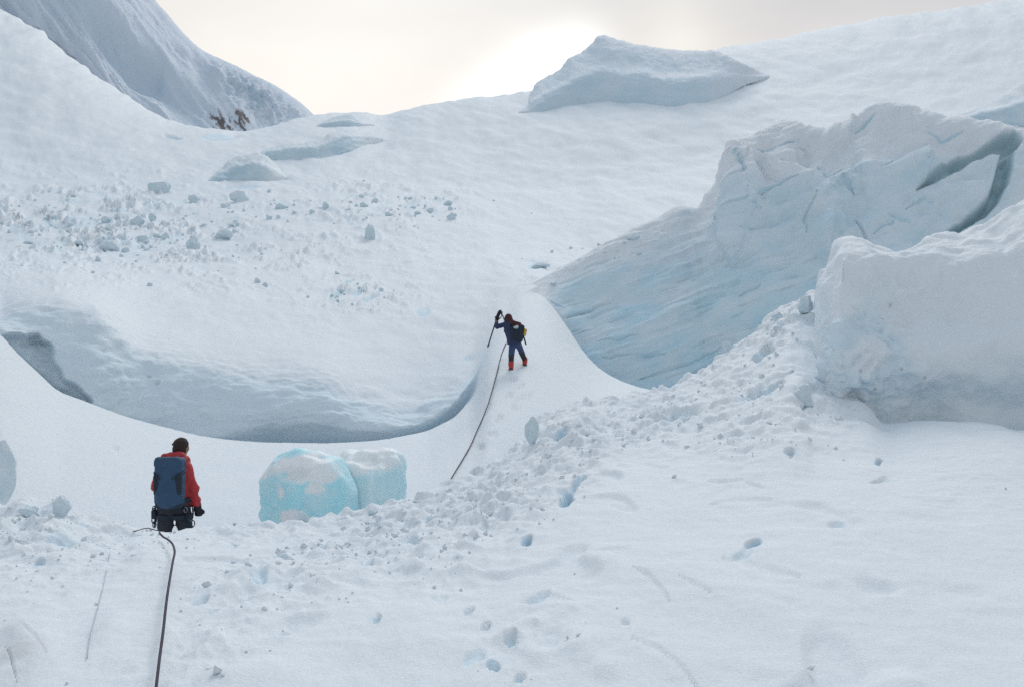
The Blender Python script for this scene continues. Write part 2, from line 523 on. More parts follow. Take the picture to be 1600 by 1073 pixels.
def fg_disp(px, py, P, T):
    d = P[..., 1]
    u = np.maximum(d, 4) / F
    h = 0.05 * fbm(P * np.array([0.7, 0.4, 0.7]), 3, 1)
    h += 0.030 * fbm(P * np.array([2.0, 1.4, 2.0]), 4, 5)
    near = smooth(3, 5, d)
    m = np.zeros_like(px)
    for cx, cy, rx, ry, an, a in RUB:
        m = np.maximum(m, a * gauss(px, py, cx, cy, rx, ry, an))
    cy_ = np.interp(px[0], np.arange(-900, 2600, 5), [crestY(x) for x in np.arange(-900, 2600, 5)])
    edge = np.exp(-((py - cy_[None, :]) / 24.0) ** 2) * smooth(-40, 60, px) * (1 - smooth(1290, 1330, px))
    m = np.maximum(m, 0.75 * edge)
    m = m * (1 - 0.8 * gauss(px, py, 260, 835, 70, 40, 0))
    bil = np.abs(noise(P * np.array([3.2, 2.2, 3.2]), 21)) * 0.9 + np.abs(noise(P * np.array([7.5, 5., 7.5]), 22)) * 0.45 + np.abs(noise(P * np.array([17, 12, 17.]), 23)) * 0.22
    lump = np.maximum(0, noise(P * np.array([4.5, 3.3, 4.5]), 31)) ** 1.0
    h += m * (0.13 * (0.55 - bil) + 0.16 * lump + 0.10 * fbm(P * np.array([1.6, 1.1, 1.6]), 2, 33))
    # scattered small dents and crumbs everywhere near
    h -= near * 0.05 * smooth(0.36, 0.62, noise(P * np.array([1.7, 1.2, 1.7]), 41))
    h += (0.008 + 0.010 * m) * fbm(P * np.array([10., 7., 10.]), 3, 45)
    h += 0.022 * np.maximum(0, fbm(P * np.array([1.1, 3.2, 1.1]), 3, 47)) * near
    jx = px + 9 * noise(P * 3.1, 51) + 3 * noise(P * 8.5, 53)
    jy = py + 7 * noise(P * 3.1, 52) + 2.5 * noise(P * 8.5, 54)
    for cx, cy, rx, ry, an, dp in PITS:
        h -= pit(jx, jy, cx, cy, rx, ry, an) * dp * u * 1.7
    for cx, cy, rx, ry, an, dp in BUMPS:
        h += gauss(px, py, cx, cy, rx, ry, an) * dp * u * 1.5
    for pts, wd, dp in GROOVES:
        h -= groove(px, py, pts, wd) * dp * u * 1.1
    return h


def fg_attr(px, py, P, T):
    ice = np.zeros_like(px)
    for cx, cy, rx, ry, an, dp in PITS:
        ice = np.maximum(ice, pit(px, py, cx, cy, rx, ry, an) * min(0.9, dp / 12.0))  # snow pits tinted blue inside: their shade is put into the colour
    dirt = 0.28 * np.maximum(gauss(px, py, 28, 1025, 38, 44, -50), 0)
    return {'ice': ice, 'dirt': dirt * smooth(-.5, .2, noise(P * 3.0, 61)), 'green': px * 0}


cols = []
for px in [-900, -400, -150, 0, 60, 110, 150, 200, 245, 300, 350, 400, 450, 520, 600, 640, 697, 737, 777, 800, 822, 850, 875, 931, 1000, 1035,
           1080, 1120, 1145, 1175, 1205, 1235, 1255, 1275, 1300, 1340, 1380, 1420, 1500, 1600, 1700, 2000, 2600]:
    cy, cd = crestY(px), crestD(px)
    r = smooth(900, 1400, np.array(float(px)))
    ymid = np.interp(px, [0, 600, 900, 1300, 1600], [900, 890, 800, 790, 800])
    dmid = np.interp(px, [0, 600, 900, 1300, 1600], [7.6, 8.0, 9.2, 8.9, 8.8])
    y3 = ymid + (cy - ymid) * 0.62
    d3 = dmid + (cd - dmid) * (0.55 - 0.05 * float(smooth(1035, 1120, px)))
    kb = float(smooth(1225, 1285, px) * (1 - smooth(1350, 1400, px)))
    y3 += (644 - y3) * kb; d3 += (13.6 - d3) * kb
    cols.append((px, [('z', -1.2, -25), ('z', -1.75, 1.0), (1073, 4.9), (ymid, dmid), (y3, d3), (cy, cd), (cy + 55, cd + 1.0), (cy + 420, cd + 2.6)]))
# nodes 0/1 are absolute heights; make them z rows and the rest rows traced
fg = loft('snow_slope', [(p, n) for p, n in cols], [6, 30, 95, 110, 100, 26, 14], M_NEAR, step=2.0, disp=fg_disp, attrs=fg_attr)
tag(fg, 'wind-worn white snow slope in the foreground with footprints and rubble', None, kind='structure')

# ------------------------------------------------------------------ glacier: basin, crevasse and upper slope
lip = interp_list([(-900, 380), (-200, 440), (-60, 490), (0, 522), (22, 546), (60, 582), (94, 612), (146, 632), (210, 655), (262, 668), (319, 681),
                   (375, 688), (430, 691), (500, 692), (560, 690), (612, 685), (669, 672), (710, 652), (740, 618), (751, 590), (758, 560),
                   (775, 520), (795, 490), (815, 468), (840, 458), (860, 475), (880, 502), (905, 540), (930, 570), (960, 590), (1000, 605),
                   (1035, 612), (1100, 625), (2600, 640)])
lipD = interp_list([(-900, 20), (0, 20), (146, 21), (450, 22), (612, 23), (710, 25), (758, 29), (795, 34), (840, 38), (880, 36), (930, 33), (1000, 30.5),
                    (1100, 29), (2600, 27)])
top = interp_list([(-900, 380), (-200, 420), (-60, 470), (0, 499), (25, 490), (79, 483), (110, 489), (165, 505), (187, 535), (225, 559), (319, 580), (412, 587),
                   (506, 599), (544, 620), (600, 640), (631, 644), (680, 628), (710, 610), (740, 580), (758, 545), (775, 505), (795, 478), (815, 458),
                   (840, 448), (900, 470), (1035, 480), (1275, 470), (2600, 470)])
topD = interp_list([(-900, 24), (0, 23.5), (146, 24), (225, 25), (450, 26), (612, 26), (710, 27.5), (758, 30.5), (795, 35.5), (840, 39.5), (900, 47), (1035, 52), (1275, 54), (2600, 54)])
skyY = interp_list([(-900, -700), (-100, -60), (0, 15), (45, 37), (80, 63), (120, 95), (150, 120), (200, 158), (260, 190), (326, 209), (360, 214), (400, 206),
                    (450, 197), (500, 187), (540, 181), (567, 192), (600, 188), (640, 180), (670, 168), (720, 159), (780, 154), (830, 148),
                    (900, 140), (1000, 120), (1080, 95), (1110, 80), (1160, 74), (1200, 68), (1280, 54), (1340, 41), (1400, 30), (1500, 15),
                    (1560, 3), (1600, -8), (1800, -80), (2600, -420)])
skyD = interp_list([(-900, 190), (0, 190), (330, 170), (567, 220), (830, 200), (1100, 190), (1600, 180), (2600, 150)])
debrY = interp_list([(-900, 330), (0, 395), (300, 400), (600, 400), (800, 395), (900, 395), (1100, 360), (1400, 350), (1600, 340), (2600, 200)])
midY = interp_list([(-900, 20), (0, 265), (300, 290), (500, 285), (700, 300), (900, 300), (1100, 260), (1250, 195), (1400, 165), (1600, 120), (2600, -100)])

under = interp_list([(-900, 500), (0, 520), (60, 574), (146, 630), (200, 652), (260, 668), (320, 680), (370, 672), (430, 657), (480, 655), (530, 667), (560, 675), (600, 672), (631, 668),
                     (669, 658), (700, 641), (725, 617), (745, 586), (758, 553), (2600, 560)])
G_BUMPS = [(600, 330, 260, 60, 5, 6), (250, 470, 180, 50, -15, 5), (1120, 110, 60, 18, 20, 10), (620, 560, 90, 40, 20, 4)]
G_PITS = [(375, 293, 38, 4, 0, 2), (270, 216, 18, 3, -10, 6), (345, 216, 36, 5, 3, 4), 
          (560, 458, 14, 4, 25, 5), (545, 440, 10, 3, 10, 4), (525, 463, 16, 4, 30, 6), (575, 470, 12, 4, 20, 4), (660, 490, 14, 10, 0, 3),
          (840, 415, 16, 5, 10, 5), (730, 560, 8, 4, 0, 2), (803, 590, 7, 3, 10, 2.5), (815, 603, 8, 3, 0, 2.5), (795, 618, 8, 3.5, 0, 3), (808, 634, 9, 4, 0, 3), (784, 652, 9, 4, 0, 3), (770, 676, 10, 4, 0, 3), (752, 700, 11, 4, 0, 3), (762, 640, 20, 5, 40, 2), (245, 600, 5, 3, 0, 5), (233, 592, 4, 2, 0, 4), (180, 700, 6, 3, 0, 3), (815, 625, 30, 6, 35, 3)]
HOLLOW = [(-12, 540), (4, 521), (12, 523), (40, 529), (62, 522), (80, 537), (93, 572), (105, 590), (125, 605), (146, 622), (152, 640), (100, 625), (60, 600)]


def gl_disp(px, py, P, T):
    d = P[..., 1]
    u = d / F
    h = 9 * u * fbm(P / np.array([22, 30, 22.]) / np.maximum(d / 60, .4)[..., None], 3, 71) * smooth(2.2, 8.5, T) * smooth(0, 300, px + 200)
    h = 7 * u * fbm(np.stack([px / 170, py / 80, px * 0], -1), 3, 71) * smooth(7, 8.5, T)
    basin = 1 - smooth(1.9, 2.1, T)
    h += basin * 0.03 * fbm(P * np.array([.8, .5, .8]), 3, 73)
    # wall under the snow mass: banding and lumps
    wall = smooth(5.6, 6.2, T) * (1 - smooth(7.0, 7.6, T))
    h += wall * (0.22 * fbm(P * np.array([.45, .45, 1.1]), 4, 75) + 0.10 * fbm(P * np.array([1.6, 1.6, 4.]), 3, 76)) * (1 - smooth(700, 760, px))
    # fine wind texture on the slopes, long in one direction
    q = np.stack([(px * 0.95 + py * 0.3) / 60, (py * .95 - px * 0.28) / 7.0, px * 0], -1)
    h += smooth(7.5, 8.5, T) * u * 1.1 * fbm(q, 3, 77)
    deb = np.maximum.reduce([gauss(px, py, 130, 350, 230, 62, 0), 0.8 * gauss(px, py, 330, 400, 260, 50, 0), .7 * gauss(px, py, 600, 325, 130, 40, 0), 0.8 * gauss(px, py, 560, 460, 90, 35, 0), .45 * gauss(px, py, 860, 425, 60, 30, 0)])
    wx = px + 8 * noise(np.stack([px / 30, py / 18, px * 0], -1), 83); wy = py + 4 * noise(np.stack([px / 30, py / 18, px * 0 + 4], -1), 83)
    r1 = np.stack([wx / 13, wy / 6.5, px * 0], -1)
    l1 = np.maximum(0, noise(r1, 81) - .08); l2 = np.maximum(0, noise(r1 * 2.1, 82) - .05)
    pt = smooth(-.25, .25, noise(np.stack([px / 45, py / 14, px * 0], -1), 88))
    h += smooth(6.8, 7.3, T) * deb * u * pt * (20 * l1 + 11 * l2 + 4 * noise(r1 * 4.3, 87))
    h += 0.5 * u * fbm(np.stack([px / 9, py / 6, px * 0], -1), 2, 84)
    h += smooth(7.1, 8, T) * u * 5.5 * fbm(np.stack([px / 55, py / 20, px * 0], -1), 3, 90)
    slope_ = smooth(6.9, 7.1, T)
    for cx, cy, rx, ry, an, dp in G_BUMPS:
        h += gauss(px, py, cx, cy, rx, ry, an) * dp * u * slope_
    jx = px + 6 * noise(np.stack([px / 25, py / 18, px * 0], -1), 85)
    jy = py + 4 * noise(np.stack([px / 25, py / 18, px * 0 + 9], -1), 86)
    for cx, cy, rx, ry, an, dp in G_PITS:
        h -= pit(jx, jy, cx, cy, rx, ry, an) * dp * u
    # the dark hollow at the left end of the crevasse
    sdv = poly_sd(jx, jy, HOLLOW)
    back = 0.7 * (1 - smooth(-9, 1, sdv)) * smooth(3.9, 4.6, T) * (1 - smooth(6.9, 7.1, T))
    return h, back


def gl_attr(px, py, P, T):
    wall = (smooth(3.4, 4.6, T) * (1 - smooth(6.8, 7.25, T))) * (1 + .3 * (1 - smooth(5.8, 6.1, T)))  # wall ice; the undercut is tinted bluer, its shade painted in
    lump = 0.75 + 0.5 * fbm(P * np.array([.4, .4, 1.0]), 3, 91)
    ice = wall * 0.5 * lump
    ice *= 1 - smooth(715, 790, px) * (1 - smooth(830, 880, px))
    s = smooth(7.0, 7.2, T)
    for cx, cy, rx, ry, an, dp in G_PITS:
        ice = np.maximum(ice, pit(px, py, cx, cy, rx, ry, an) * 0.75 * s)  # slope dents get a blue tint that paints in their shade
    deb = np.maximum.reduce([gauss(px, py, 130, 350, 230, 62, 0), .6 * gauss(px, py, 600, 325, 130, 40, 0)])
    r1 = np.stack([px / 11, py / 6.0, px * 0], -1)
    ice = np.maximum(ice, s * deb * 0.55 * smooth(0.0, .3, fbm(np.stack([px / 18, py / 7, px * 0], -1), 3, 89)))
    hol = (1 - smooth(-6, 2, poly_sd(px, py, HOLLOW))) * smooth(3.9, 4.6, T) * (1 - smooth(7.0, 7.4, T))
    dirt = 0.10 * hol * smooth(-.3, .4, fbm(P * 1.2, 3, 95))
    r2 = np.stack([px / 9, py / 5.0, px * 0], -1)
    dirt = np.maximum(dirt, s * 0.5 * np.maximum(deb, 0.5 * gauss(px, py, 250, 410, 300, 40)) * smooth(.50, .62, noise(r2, 97)))
    return {'ice': ice, 'dirt': dirt, 'green': hol * .12}


cols = []
gx = [-900, -400, -200, -60, 0, 22, 60, 94, 120, 146, 187, 225, 262, 319, 375, 430, 506, 544, 600, 631, 669, 690, 710, 725, 740, 751, 758, 775, 795, 815,
      840, 860, 880, 905, 930, 960, 1000, 1035, 1100, 1160, 1200, 1275, 1340, 1400, 1500, 1600, 1700, 2000, 2600]
for px in gx:
    cy, cd = crestY(px), crestD(px)
    ly, ld, ty, td = lip(px), lipD(px), top(px), topD(px)
    # how open the crevasse is at this column: 1 open, 0 bridged by snow
    op = float(1 - smooth(700, 760, px) if px < 800 else smooth(838, 885, px))
    right = px > 800
    n0 = (cy + 330, cd * 0.96)
    n1d = cd + 2.2 + 2 * float(smooth(700, 900, px))
    gz = np.interp(px, [-900, 0, 240, 450, 640, 850, 1000, 1200, 2600], [-2.6, -2.8, -3.2, -3.1, -2.75, -2.1, -1.9, -1.6, -1.6])
    n1 = (CY - gz * F / n1d, n1d)
    n2 = (ly, ld)
    lz = (CY - ly) / F * ld
    tz = (CY - ty) / F * td
    dd = td - ld

    def mixn(zo, do, k):      # blend an open-crevasse node with a plain slope node
        zs, ds = lz + (tz - lz) * k, ld + dd * k
        z_, d_ = zs + (zo - zs) * op, ds + (do - ds) * op
        return (CY - z_ / d_ * F, d_)
    if not right:
        bulge = 0.55 * np.sin(px / 90.0)
        n3 = mixn(lz - 0.5, ld + 0.25, 0.15)
        ke = float(smooth(540, 690, px))
        n4 = mixn(lz - 2.2 + 1.7 * ke, ld + 1.3 - .6 * ke, 0.35)
        n5 = mixn(lz - 1.6 + 1.3 * ke, td + 1.6 - 2.2 * ke, 0.5)
        ud = td - 1.1 + 0.1 * bulge
        n6 = mixn((CY - under(px)) / F * ud, ud, 0.75)
    else:
        n3 = mixn(lz - 0.5, ld + 0.25, 0.15)
        n4 = mixn(lz - 4, ld + 1.6, 0.35)
        n5 = mixn(lz - 4, td - 3, 0.6)
        n6 = mixn(tz - 3, td - 0.5, 0.8)
    n7 = (ty, td)
    dy = debrY(px)
    k8 = float(smooth(600, 1000, px))
    y8 = ty - (ty - dy) * 0.52; d8 = td + 9 - 3 * k8
    d9 = 60 + 6 * k8
    n8 = (y8, d8)
    n9 = (dy, d9)
    n10 = (midY(px), 105)
    sy, sd_ = skyY(px), skyD(px)
    n11 = (sy, sd_)
    n12 = (sy + 60, sd_ + 60)
    cols.append((px, [n0, n1, n2, n3, n4, n5, n6, n7, n8, n9, n10, n11, n12]))
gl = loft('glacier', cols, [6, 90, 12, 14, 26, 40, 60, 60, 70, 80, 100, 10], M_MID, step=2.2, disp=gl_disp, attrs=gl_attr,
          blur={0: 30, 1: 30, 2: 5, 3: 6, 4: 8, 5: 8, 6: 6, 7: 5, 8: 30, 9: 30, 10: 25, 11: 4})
tag(gl, 'white glacier slope with a curved open crevasse and avalanche debris', None, kind='structure')

# base sheet reaching the horizon, under everything
n_ = 61
gxs = np.sign(np.linspace(-1, 1, n_)) * np.abs(np.linspace(-1, 1, n_)) ** 3 * 3500
X, Y = np.meshgrid(gxs, gxs)
rr = np.hypot(X, Y)
Zb = -7.0 - 0.02 * np.maximum(rr - 30, 0) + 10 * noise(np.stack([X / 300, Y / 300, X * 0], -1), 3) * smooth(100, 500, rr)
gb = link_mesh('ground', np.stack([X, Y, Zb], -1).reshape(-1, 3), grid_faces(n_, n_), M_FAR)
tag(gb, 'snow covered valley ground far below the slopes', None, kind='structure')

# ------------------------------------------------------------------ far mountain
ridge = interp_list([(-500, -900), (0, -380), (150, -170), (200, -80), (235, -12), (245, 4), (262, 22), (285, 50), (312, 76), (340, 90), (370, 105), (400, 119), (430, 134),
                     (455, 151), (480, 170), (500, 187), (560, 225), (700, 300)])
cols = []
for px in [-500, -200, 0, 80, 150, 200, 235, 245, 262, 285, 312, 340, 370, 400, 430, 455, 480, 500, 560, 700]:
    ry = ridge(px)
    base = 330
    cols.append((px, [(base + 30, 420), (base, 440), (ry + (base - ry) * 0.6, 500), (ry + (base - ry) * 0.25, 560), (ry, 620), (ry + 40, 760)]))


def mt_disp(px, py, P, T):
    s, c = math.sin(R(52)), math.cos(R(52))
    al = px * c + py * s          # along the fall line (down to the right)
    ac = -px * s + py * c
    q = np.stack([al / 150, ac / 9, px * 0], -1)
    h = 4.0 * fbm(q, 3, 101) * smooth(-120, -40, ac) + 1.3 * fbm(q, 2, 101)
    h += 9 * fbm(np.stack([al / 160, ac / 55, px * 0], -1), 3, 103)
    cl = gauss(px, py, 400, 150, 70, 30, -35)
    h += 9 * cl * fbm(np.stack([px / 26, py / 16, px * 0], -1), 4, 105, ridged=True)
    h -= 12 * gauss(px, py, 210, 90, 110, 22, -42)
    h += 0.8 * fbm(np.stack([px / 8, py / 8, px * 0], -1), 3, 106)
    return h * smooth(0, 40, ry_gap(px, py))


def ry_gap(px, py):
    ry = np.interp(px, np.arange(-500, 700, 4), [ridge(x) for x in np.arange(-500, 700, 4)])
    return py - ry + 12


def mt_attr(px, py, P, T):
    cl = gauss(px, py, 400, 150, 60, 26, -35)
    ice = 0.75 * np.maximum(cl, 0) * smooth(-.2, .3, fbm(np.stack([px / 22, py / 14, px * 0], -1), 3, 107))
    ice = np.maximum(ice, 0.55 * gauss(px, py, 215, 95, 120, 20, -42))  # darker shaded band down the mountain, painted as a bluer colour
    z1 = np.maximum(gauss(px, py, 347, 190, 26, 16, -35), .9 * gauss(px, py, 375, 192, 20, 14, -40))
    s, c = math.sin(R(58)), math.cos(R(58))
    al = px * c + py * s; ac = -px * s + py * c + 3 * noise(np.stack([px / 9, py / 9, px * 0], -1), 110)
    rk = smooth(-.02, .12, fbm(np.stack([al / 20, ac / 3.6, px * 0], -1), 3, 109) - 0.25 + 0.44 * z1)
    z2 = gauss(px, py, 8, 42, 22, 6, -10)
    dirt = np.maximum(0.9 * rk * smooth(.25, .5, z1), 0.4 * z2)
    ln = groove(px, py, [(40, 40), (70, 55), (94, 71), (125, 92)], 2.6)
    return {'ice': ice, 'dirt': np.maximum(dirt, ln * .6), 'green': px * 0}


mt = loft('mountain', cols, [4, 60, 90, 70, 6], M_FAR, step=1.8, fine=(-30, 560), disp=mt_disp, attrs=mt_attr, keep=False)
tag(mt, 'steep fluted snow mountain with brown rock outcrop on the left skyline', None, kind='structure')

# ------------------------------------------------------------------ big serac wall on the right
s_crest = interp_list([(815, 455), (840, 438), (870, 424), (900, 412), (960, 384), (1020, 352), (1060, 338), (1088, 328), (1100, 305), (1120, 272), (1140, 243), (1160, 222),
                       (1180, 208), (1200, 192), (1225, 186), (1245, 190), (1260, 198), (1300, 200), (1330, 196), (1348, 184), (1362, 172), (1385, 168), (1420, 175),
                       (1445, 187), (1500, 193), (1550, 200), (1580, 208), (1600, 212), (1700, 215), (1900, 220)])
s_base = interp_list([(815, 475), (840, 485), (870, 520), (905, 572), (930, 600), (1035, 640), (1900, 640)])
s_cd = interp_list([(815, 39.5), (900, 42.5), (1020, 44), (1090, 45), (1140, 44), (1200, 46), (1300, 48), (1400, 48), (1600, 47), (1900, 46)])
s_bd = interp_list([(815, 38.5), (870, 37.6), (930, 36), (1035, 35), (1270, 34), (1600, 34), (1900, 34)])
CRACKS = [([(1120, 425 - 70), (1145, 340), (1165, 330)], 3, 5), ([(1180, 313), (1205, 300), (1235, 290)], 5, 9), ([(1160, 340), (1185, 332)], 3, 5),
          ([(1150, 375), (1175, 365), (1200, 353)], 4, 7), ([(1155, 462), (1170, 455), (1188, 448)], 4, 8), ([(885, 497), (920, 482), (955, 470)], 3, 6),
          ([(935, 534), (965, 531), (995, 520)], 3, 6), ([(1083, 438), (1110, 422)], 2.5, 4), ([(1005, 355), (1030, 343), (1050, 335)], 5, 8),
          ([(1145, 250), (1152, 275), (1155, 290), (1120, 315)], 5, 8), ([(1130, 345), (1137, 362)], 3, 6), ([(1255, 370), (1258, 340), (1268, 310)], 3, 6),
          ([(1310, 285), (1325, 300), (1335, 310)], 8, 9), ([(1335, 345), (1350, 370), (1358, 388)], 4, 8), ([(1335, 208), (1352, 200), (1365, 190)], 5, 9),
          ([(1375, 275), (1405, 258)], 3, 5), ([(1415, 330), (1438, 320), (1460, 325)], 8, 8), ([(1225, 228), (1240, 222)], 5, 6), ([(1120, 470 - 5), (1135, 460)], 2, 3),
          ([(1080, 575), (1120, 560), (1170, 535)], 6, 9), ([(1000, 585), (1060, 566), (1130, 540)], 5, 8), ([(940, 560), (1000, 552), (1040, 548)], 6, 8),
          ([(1200, 258), (1250, 270), (1290, 262)], 6, 6), ([(1180, 240), (1215, 235), (1232, 225)], 5, 7), ([(1140, 500), (1165, 485)], 2.5, 4),
          ([(1270, 260), (1300, 280), (1315, 265)], 6, 6), ([(1440, 215), (1470, 225), (1500, 215)], 4, 4), ([(860, 470), (885, 480)], 4, 5),
          ([(1060, 392), (1110, 380)], 2, 3), ([(1385, 345), (1420, 350)], 4, 5), ([(1365, 410 - 45), (1395, 350)], 5, 6)]
BAND1 = [(1430, 302), (1447, 287), (1465, 271), (1500, 243), (1530, 234), (1560, 217), (1583, 212), (1594, 224), (1584, 240), (1564, 250), (1520, 263), (1470, 288)]
BAND2 = [(1558, 250), (1580, 243), (1573, 290), (1555, 322), (1503, 365), (1478, 384), (1440, 400), (1470, 372), (1512, 338), (1542, 312), (1553, 285)]


def s_disp(px, py, P, T):
    u = P[..., 1] / F
    face = smooth(0.3, 1.0, T) * (1 - smooth(5.2, 6.0, T))
    fade = smooth(830, 930, px)
    a = R(19)
    al = px * math.cos(a) - py * math.sin(a); ac = px * math.sin(a) + py * math.cos(a)
    h = u * 20 * fbm(np.stack([al / 170, ac / 90, px * 0], -1), 3, 121) * fade
    h += u * 4.2 * fbm(np.stack([al / 120, ac / 10, px * 0], -1), 4, 123) * fade - u * 2.6 * smooth(.28, .5, noise(np.stack([al / 70, ac / 5.5, px * 0], -1), 124)) * fade * smooth(330, 420, py)
    up = smooth(1080, 1180, px) * (1 - smooth(360, 440, py))
    f1 = noise(np.stack([al / 95, ac / 48, px * 0 + 3], -1), 126); f2 = noise(np.stack([al / 60, ac / 34, px * 0 + 8], -1), 128)
    fac = np.maximum.reduce([f1 * 1.0, f2 * 0.8 + .05, -f1 * .6 - f2 * .3])      # flat planes meeting in edges
    topf = smooth(6, 60, py - np.interp(px, np.arange(815, 1900, 5), [s_crest(x) for x in np.arange(815, 1900, 5)]))
    h += u * (10 + 20 * up * topf) * fac * fade
    h += u * up * 5 * fbm(np.stack([al / 22, ac / 14, px * 0], -1), 3, 125)
    h += u * 1.2 * fbm(np.stack([al / 14, ac / 7, px * 0], -1), 3, 127)
    rub = gauss(px, py, 960, 395, 130, 22, 22)
    h += u * rub * 5 * np.maximum(0, fbm(np.stack([px / 12, py / 8, px * 0], -1), 3, 128))
    # undercut foot with slanted ledges
    h -= u * 10 * gauss(px, py, 1020, 590, 130, 26, 14)
    h += u * 14 * gauss(px, py, 1150, 290, 40, 60, 15) - u * 14 * gauss(px, py, 1110, 300, 26, 50, -25)
    h += u * 18 * gauss(px, py, 1390, 185, 50, 16, 0) + u * 16 * gauss(px, py, 1500, 205, 90, 16, -5)
    h -= u * 14 * gauss(px, py, 1290, 245, 70, 24, 10)
    h += u * 10 * gauss(px, py, 1300, 350, 30, 60, -20)
    wx_ = px + 14 * noise(np.stack([px / 45, py / 40, px * 0], -1), 134)
    for pts, wd, hh_ in (([(1148, 240), (1162, 285), (1156, 330), (1142, 410)], 26, 15), ([(1190, 262), (1245, 292), (1285, 330), (1300, 410)], 34, 14),
                         ([(1340, 190), (1300, 215), (1262, 270)], 24, 9), ([(1310, 290), (1380, 285), (1450, 262)], 30, 9), ([(1400, 195), (1440, 240), (1430, 290)], 26, 8)):
        h += u * hh_ * groove(wx_, py, pts, wd)
    h -= u * (13 * gauss(px, py, 1120, 300, 18, 42, -25) + 12 * gauss(px, py, 1215, 335, 34, 26, 20) + 9 * gauss(px, py, 1255, 225, 34, 14, 0) + 9 * gauss(px, py, 1350, 325, 34, 16, 20))
    jx = px + 3 * noise(np.stack([px / 20, py / 14, px * 0], -1), 129)
    jy = py + 2.5 * noise(np.stack([px / 20, py / 14, px * 0 + 5], -1), 130)
    for pts, wd, dp in CRACKS:
        h -= u * groove(jx, jy, pts, wd * 0.5) * dp * 0.45
    for bd in (BAND1, BAND2):
        sdv = poly_sd(px + 0.5 * (jx - px), py + 0.5 * (jy - py), bd)
        h -= u * 26 * (1 - smooth(-8, 1.5, sdv - 2))
    return h * face


def s_attr(px, py, P, T):
    a = R(19)
    al = px * math.cos(a) - py * math.sin(a); ac = px * math.sin(a) + py * math.cos(a)
    n1 = fbm(np.stack([al / 90, ac / 26, px * 0], -1), 4, 131)
    ice = 0.72 + 0.8 * n1
    lower = smooth(380, 560, py)
    ice = ice * (0.65 + 0.5 * lower)
    ice *= smooth(15, 75, py - np.interp(px, [815, 1088, 1140, 1700], [435, 335, 250, 180]) + 30 * n1)
    ice = np.maximum(ice, 0.9 * gauss(px, py, 1010, 590, 120, 22, 14))
    ice *= smooth(835, 900, px)
    g = np.zeros_like(px)
    for bd in (BAND1, BAND2):
        g = np.maximum(g, 1 - smooth(-3, 2, poly_sd(px, py, bd) - 2))
    bank = smooth(0, 25, px - np.interp(py, [230, 320, 380, 420], [1590, 1560, 1500, 1450]))
    ice = ice * (1 - .7 * bank)
    for pts, wd, dp in CRACKS:
        ice = np.maximum(ice, 0.9 * groove(px, py, pts, wd * .6))
    return {'ice': np.clip(ice, 0, 1), 'green': g * 0.9, 'dirt': 0.25 * gauss(px, py, 1258, 228, 16, 9, 0) * smooth(0, .3, noise(P * 2, 133))}


cols = []
for px in [815, 840, 870, 900, 930, 960, 1020, 1060, 1088, 1100, 1120, 1140, 1160, 1180, 1200, 1225, 1245, 1260, 1300, 1330, 1348, 1362, 1385, 1420, 1445, 1500, 1550, 1580,
           1600, 1700, 1900]:
    cy, cd, by, bd_ = s_crest(px), s_cd(px), s_base(px), s_bd(px)
    cols.append((px, [(by + 260, bd_ + 1.2), (by + 12, bd_ + 0.5), (by + (cy - by) * 0.3, bd_ + (cd - bd_) * 0.2), (by + (cy - by) * 0.62, bd_ + (cd - bd_) * 0.5),
                      (by + (cy - by) * 0.88, bd_ + (cd - bd_) * 0.8), (cy, cd), (cy + 14, cd + 5), (cy + 160, cd + 10)]))
sr = loft('ice_serac', cols, [26, 70, 80, 60, 40, 14, 16], M_ICE, step=1.8, fine=(815, 1660), disp=s_disp, attrs=s_attr)
tag(sr, 'huge cracked pale blue ice wall with a greenish cleft at its right end', 'ice cliff')

# ------------------------------------------------------------------ big snow block in the right foreground
b_out = interp_list([(1262, 640), (1268, 560), (1274, 480), (1278, 450), (1290, 425), (1303, 402), (1315, 385), (1330, 379), (1352, 381), (1375, 388), (1401, 397), (1420, 390), (1440, 381), (1450, 373),
                     (1480, 370), (1495, 369), (1520, 354), (1545, 344), (1575, 330), (1600, 318), (1700, 290), (1900, 260)])
b_front = interp_list([(1262, 642), (1278, 470), (1290, 440), (1315, 405), (1352, 398), (1401, 405), (1450, 400), (1500, 397), (1600, 384), (1900, 370)])
cols = []
for px in [1262, 1266, 1270, 1274, 1278, 1284, 1290, 1296, 1303, 1315, 1330, 1352, 1375, 1401, 1420, 1440, 1450, 1480, 1495, 1520, 1545, 1575, 1600, 1700, 1900]:
    oy, fy = b_out(px), b_front(px)
    e = float(smooth(1258, 1310, px))      # 0 at the left edge, where the block turns away
    dB = 14.9 - 0.7 * e - 0.5 * float(smooth(1400, 1700, px))
    back = 2.2 * (1 - e)
    oh = float(smooth(1380, 1500, px))
    yb = 690
    cols.append((px, [(yb + 150, dB + back), (yb, dB + back + 0.1 + .04 * oh), (640, dB + back + 0.15 + .02 * oh), (560, dB + back - 0.1 * e), (480 if fy < 470 else fy + 8, dB + back + 0.35),
                      (fy, dB + back + 0.9), ((fy + oy) / 2 + 1.0, dB + back + 1.4), (oy, dB + back + 2.6), (oy + 25, dB + back + 3.6), (oy + 320, dB + back + 4.6)]))
cols2 = []
for px, nds in cols:
    # keep rows ordered top over bottom near the thin left edge
    ys = [n[0] for n in nds]
    for k in range(1, 8):
        ys[k] = min(ys[k], ys[k - 1] - 0.5)
    ys[7] = min(ys[7], b_out(px)) if ys[7] > b_out(px) else ys[7]
    cols2.append((px, [(y, n[1]) for y, n in zip(ys, nds)]))


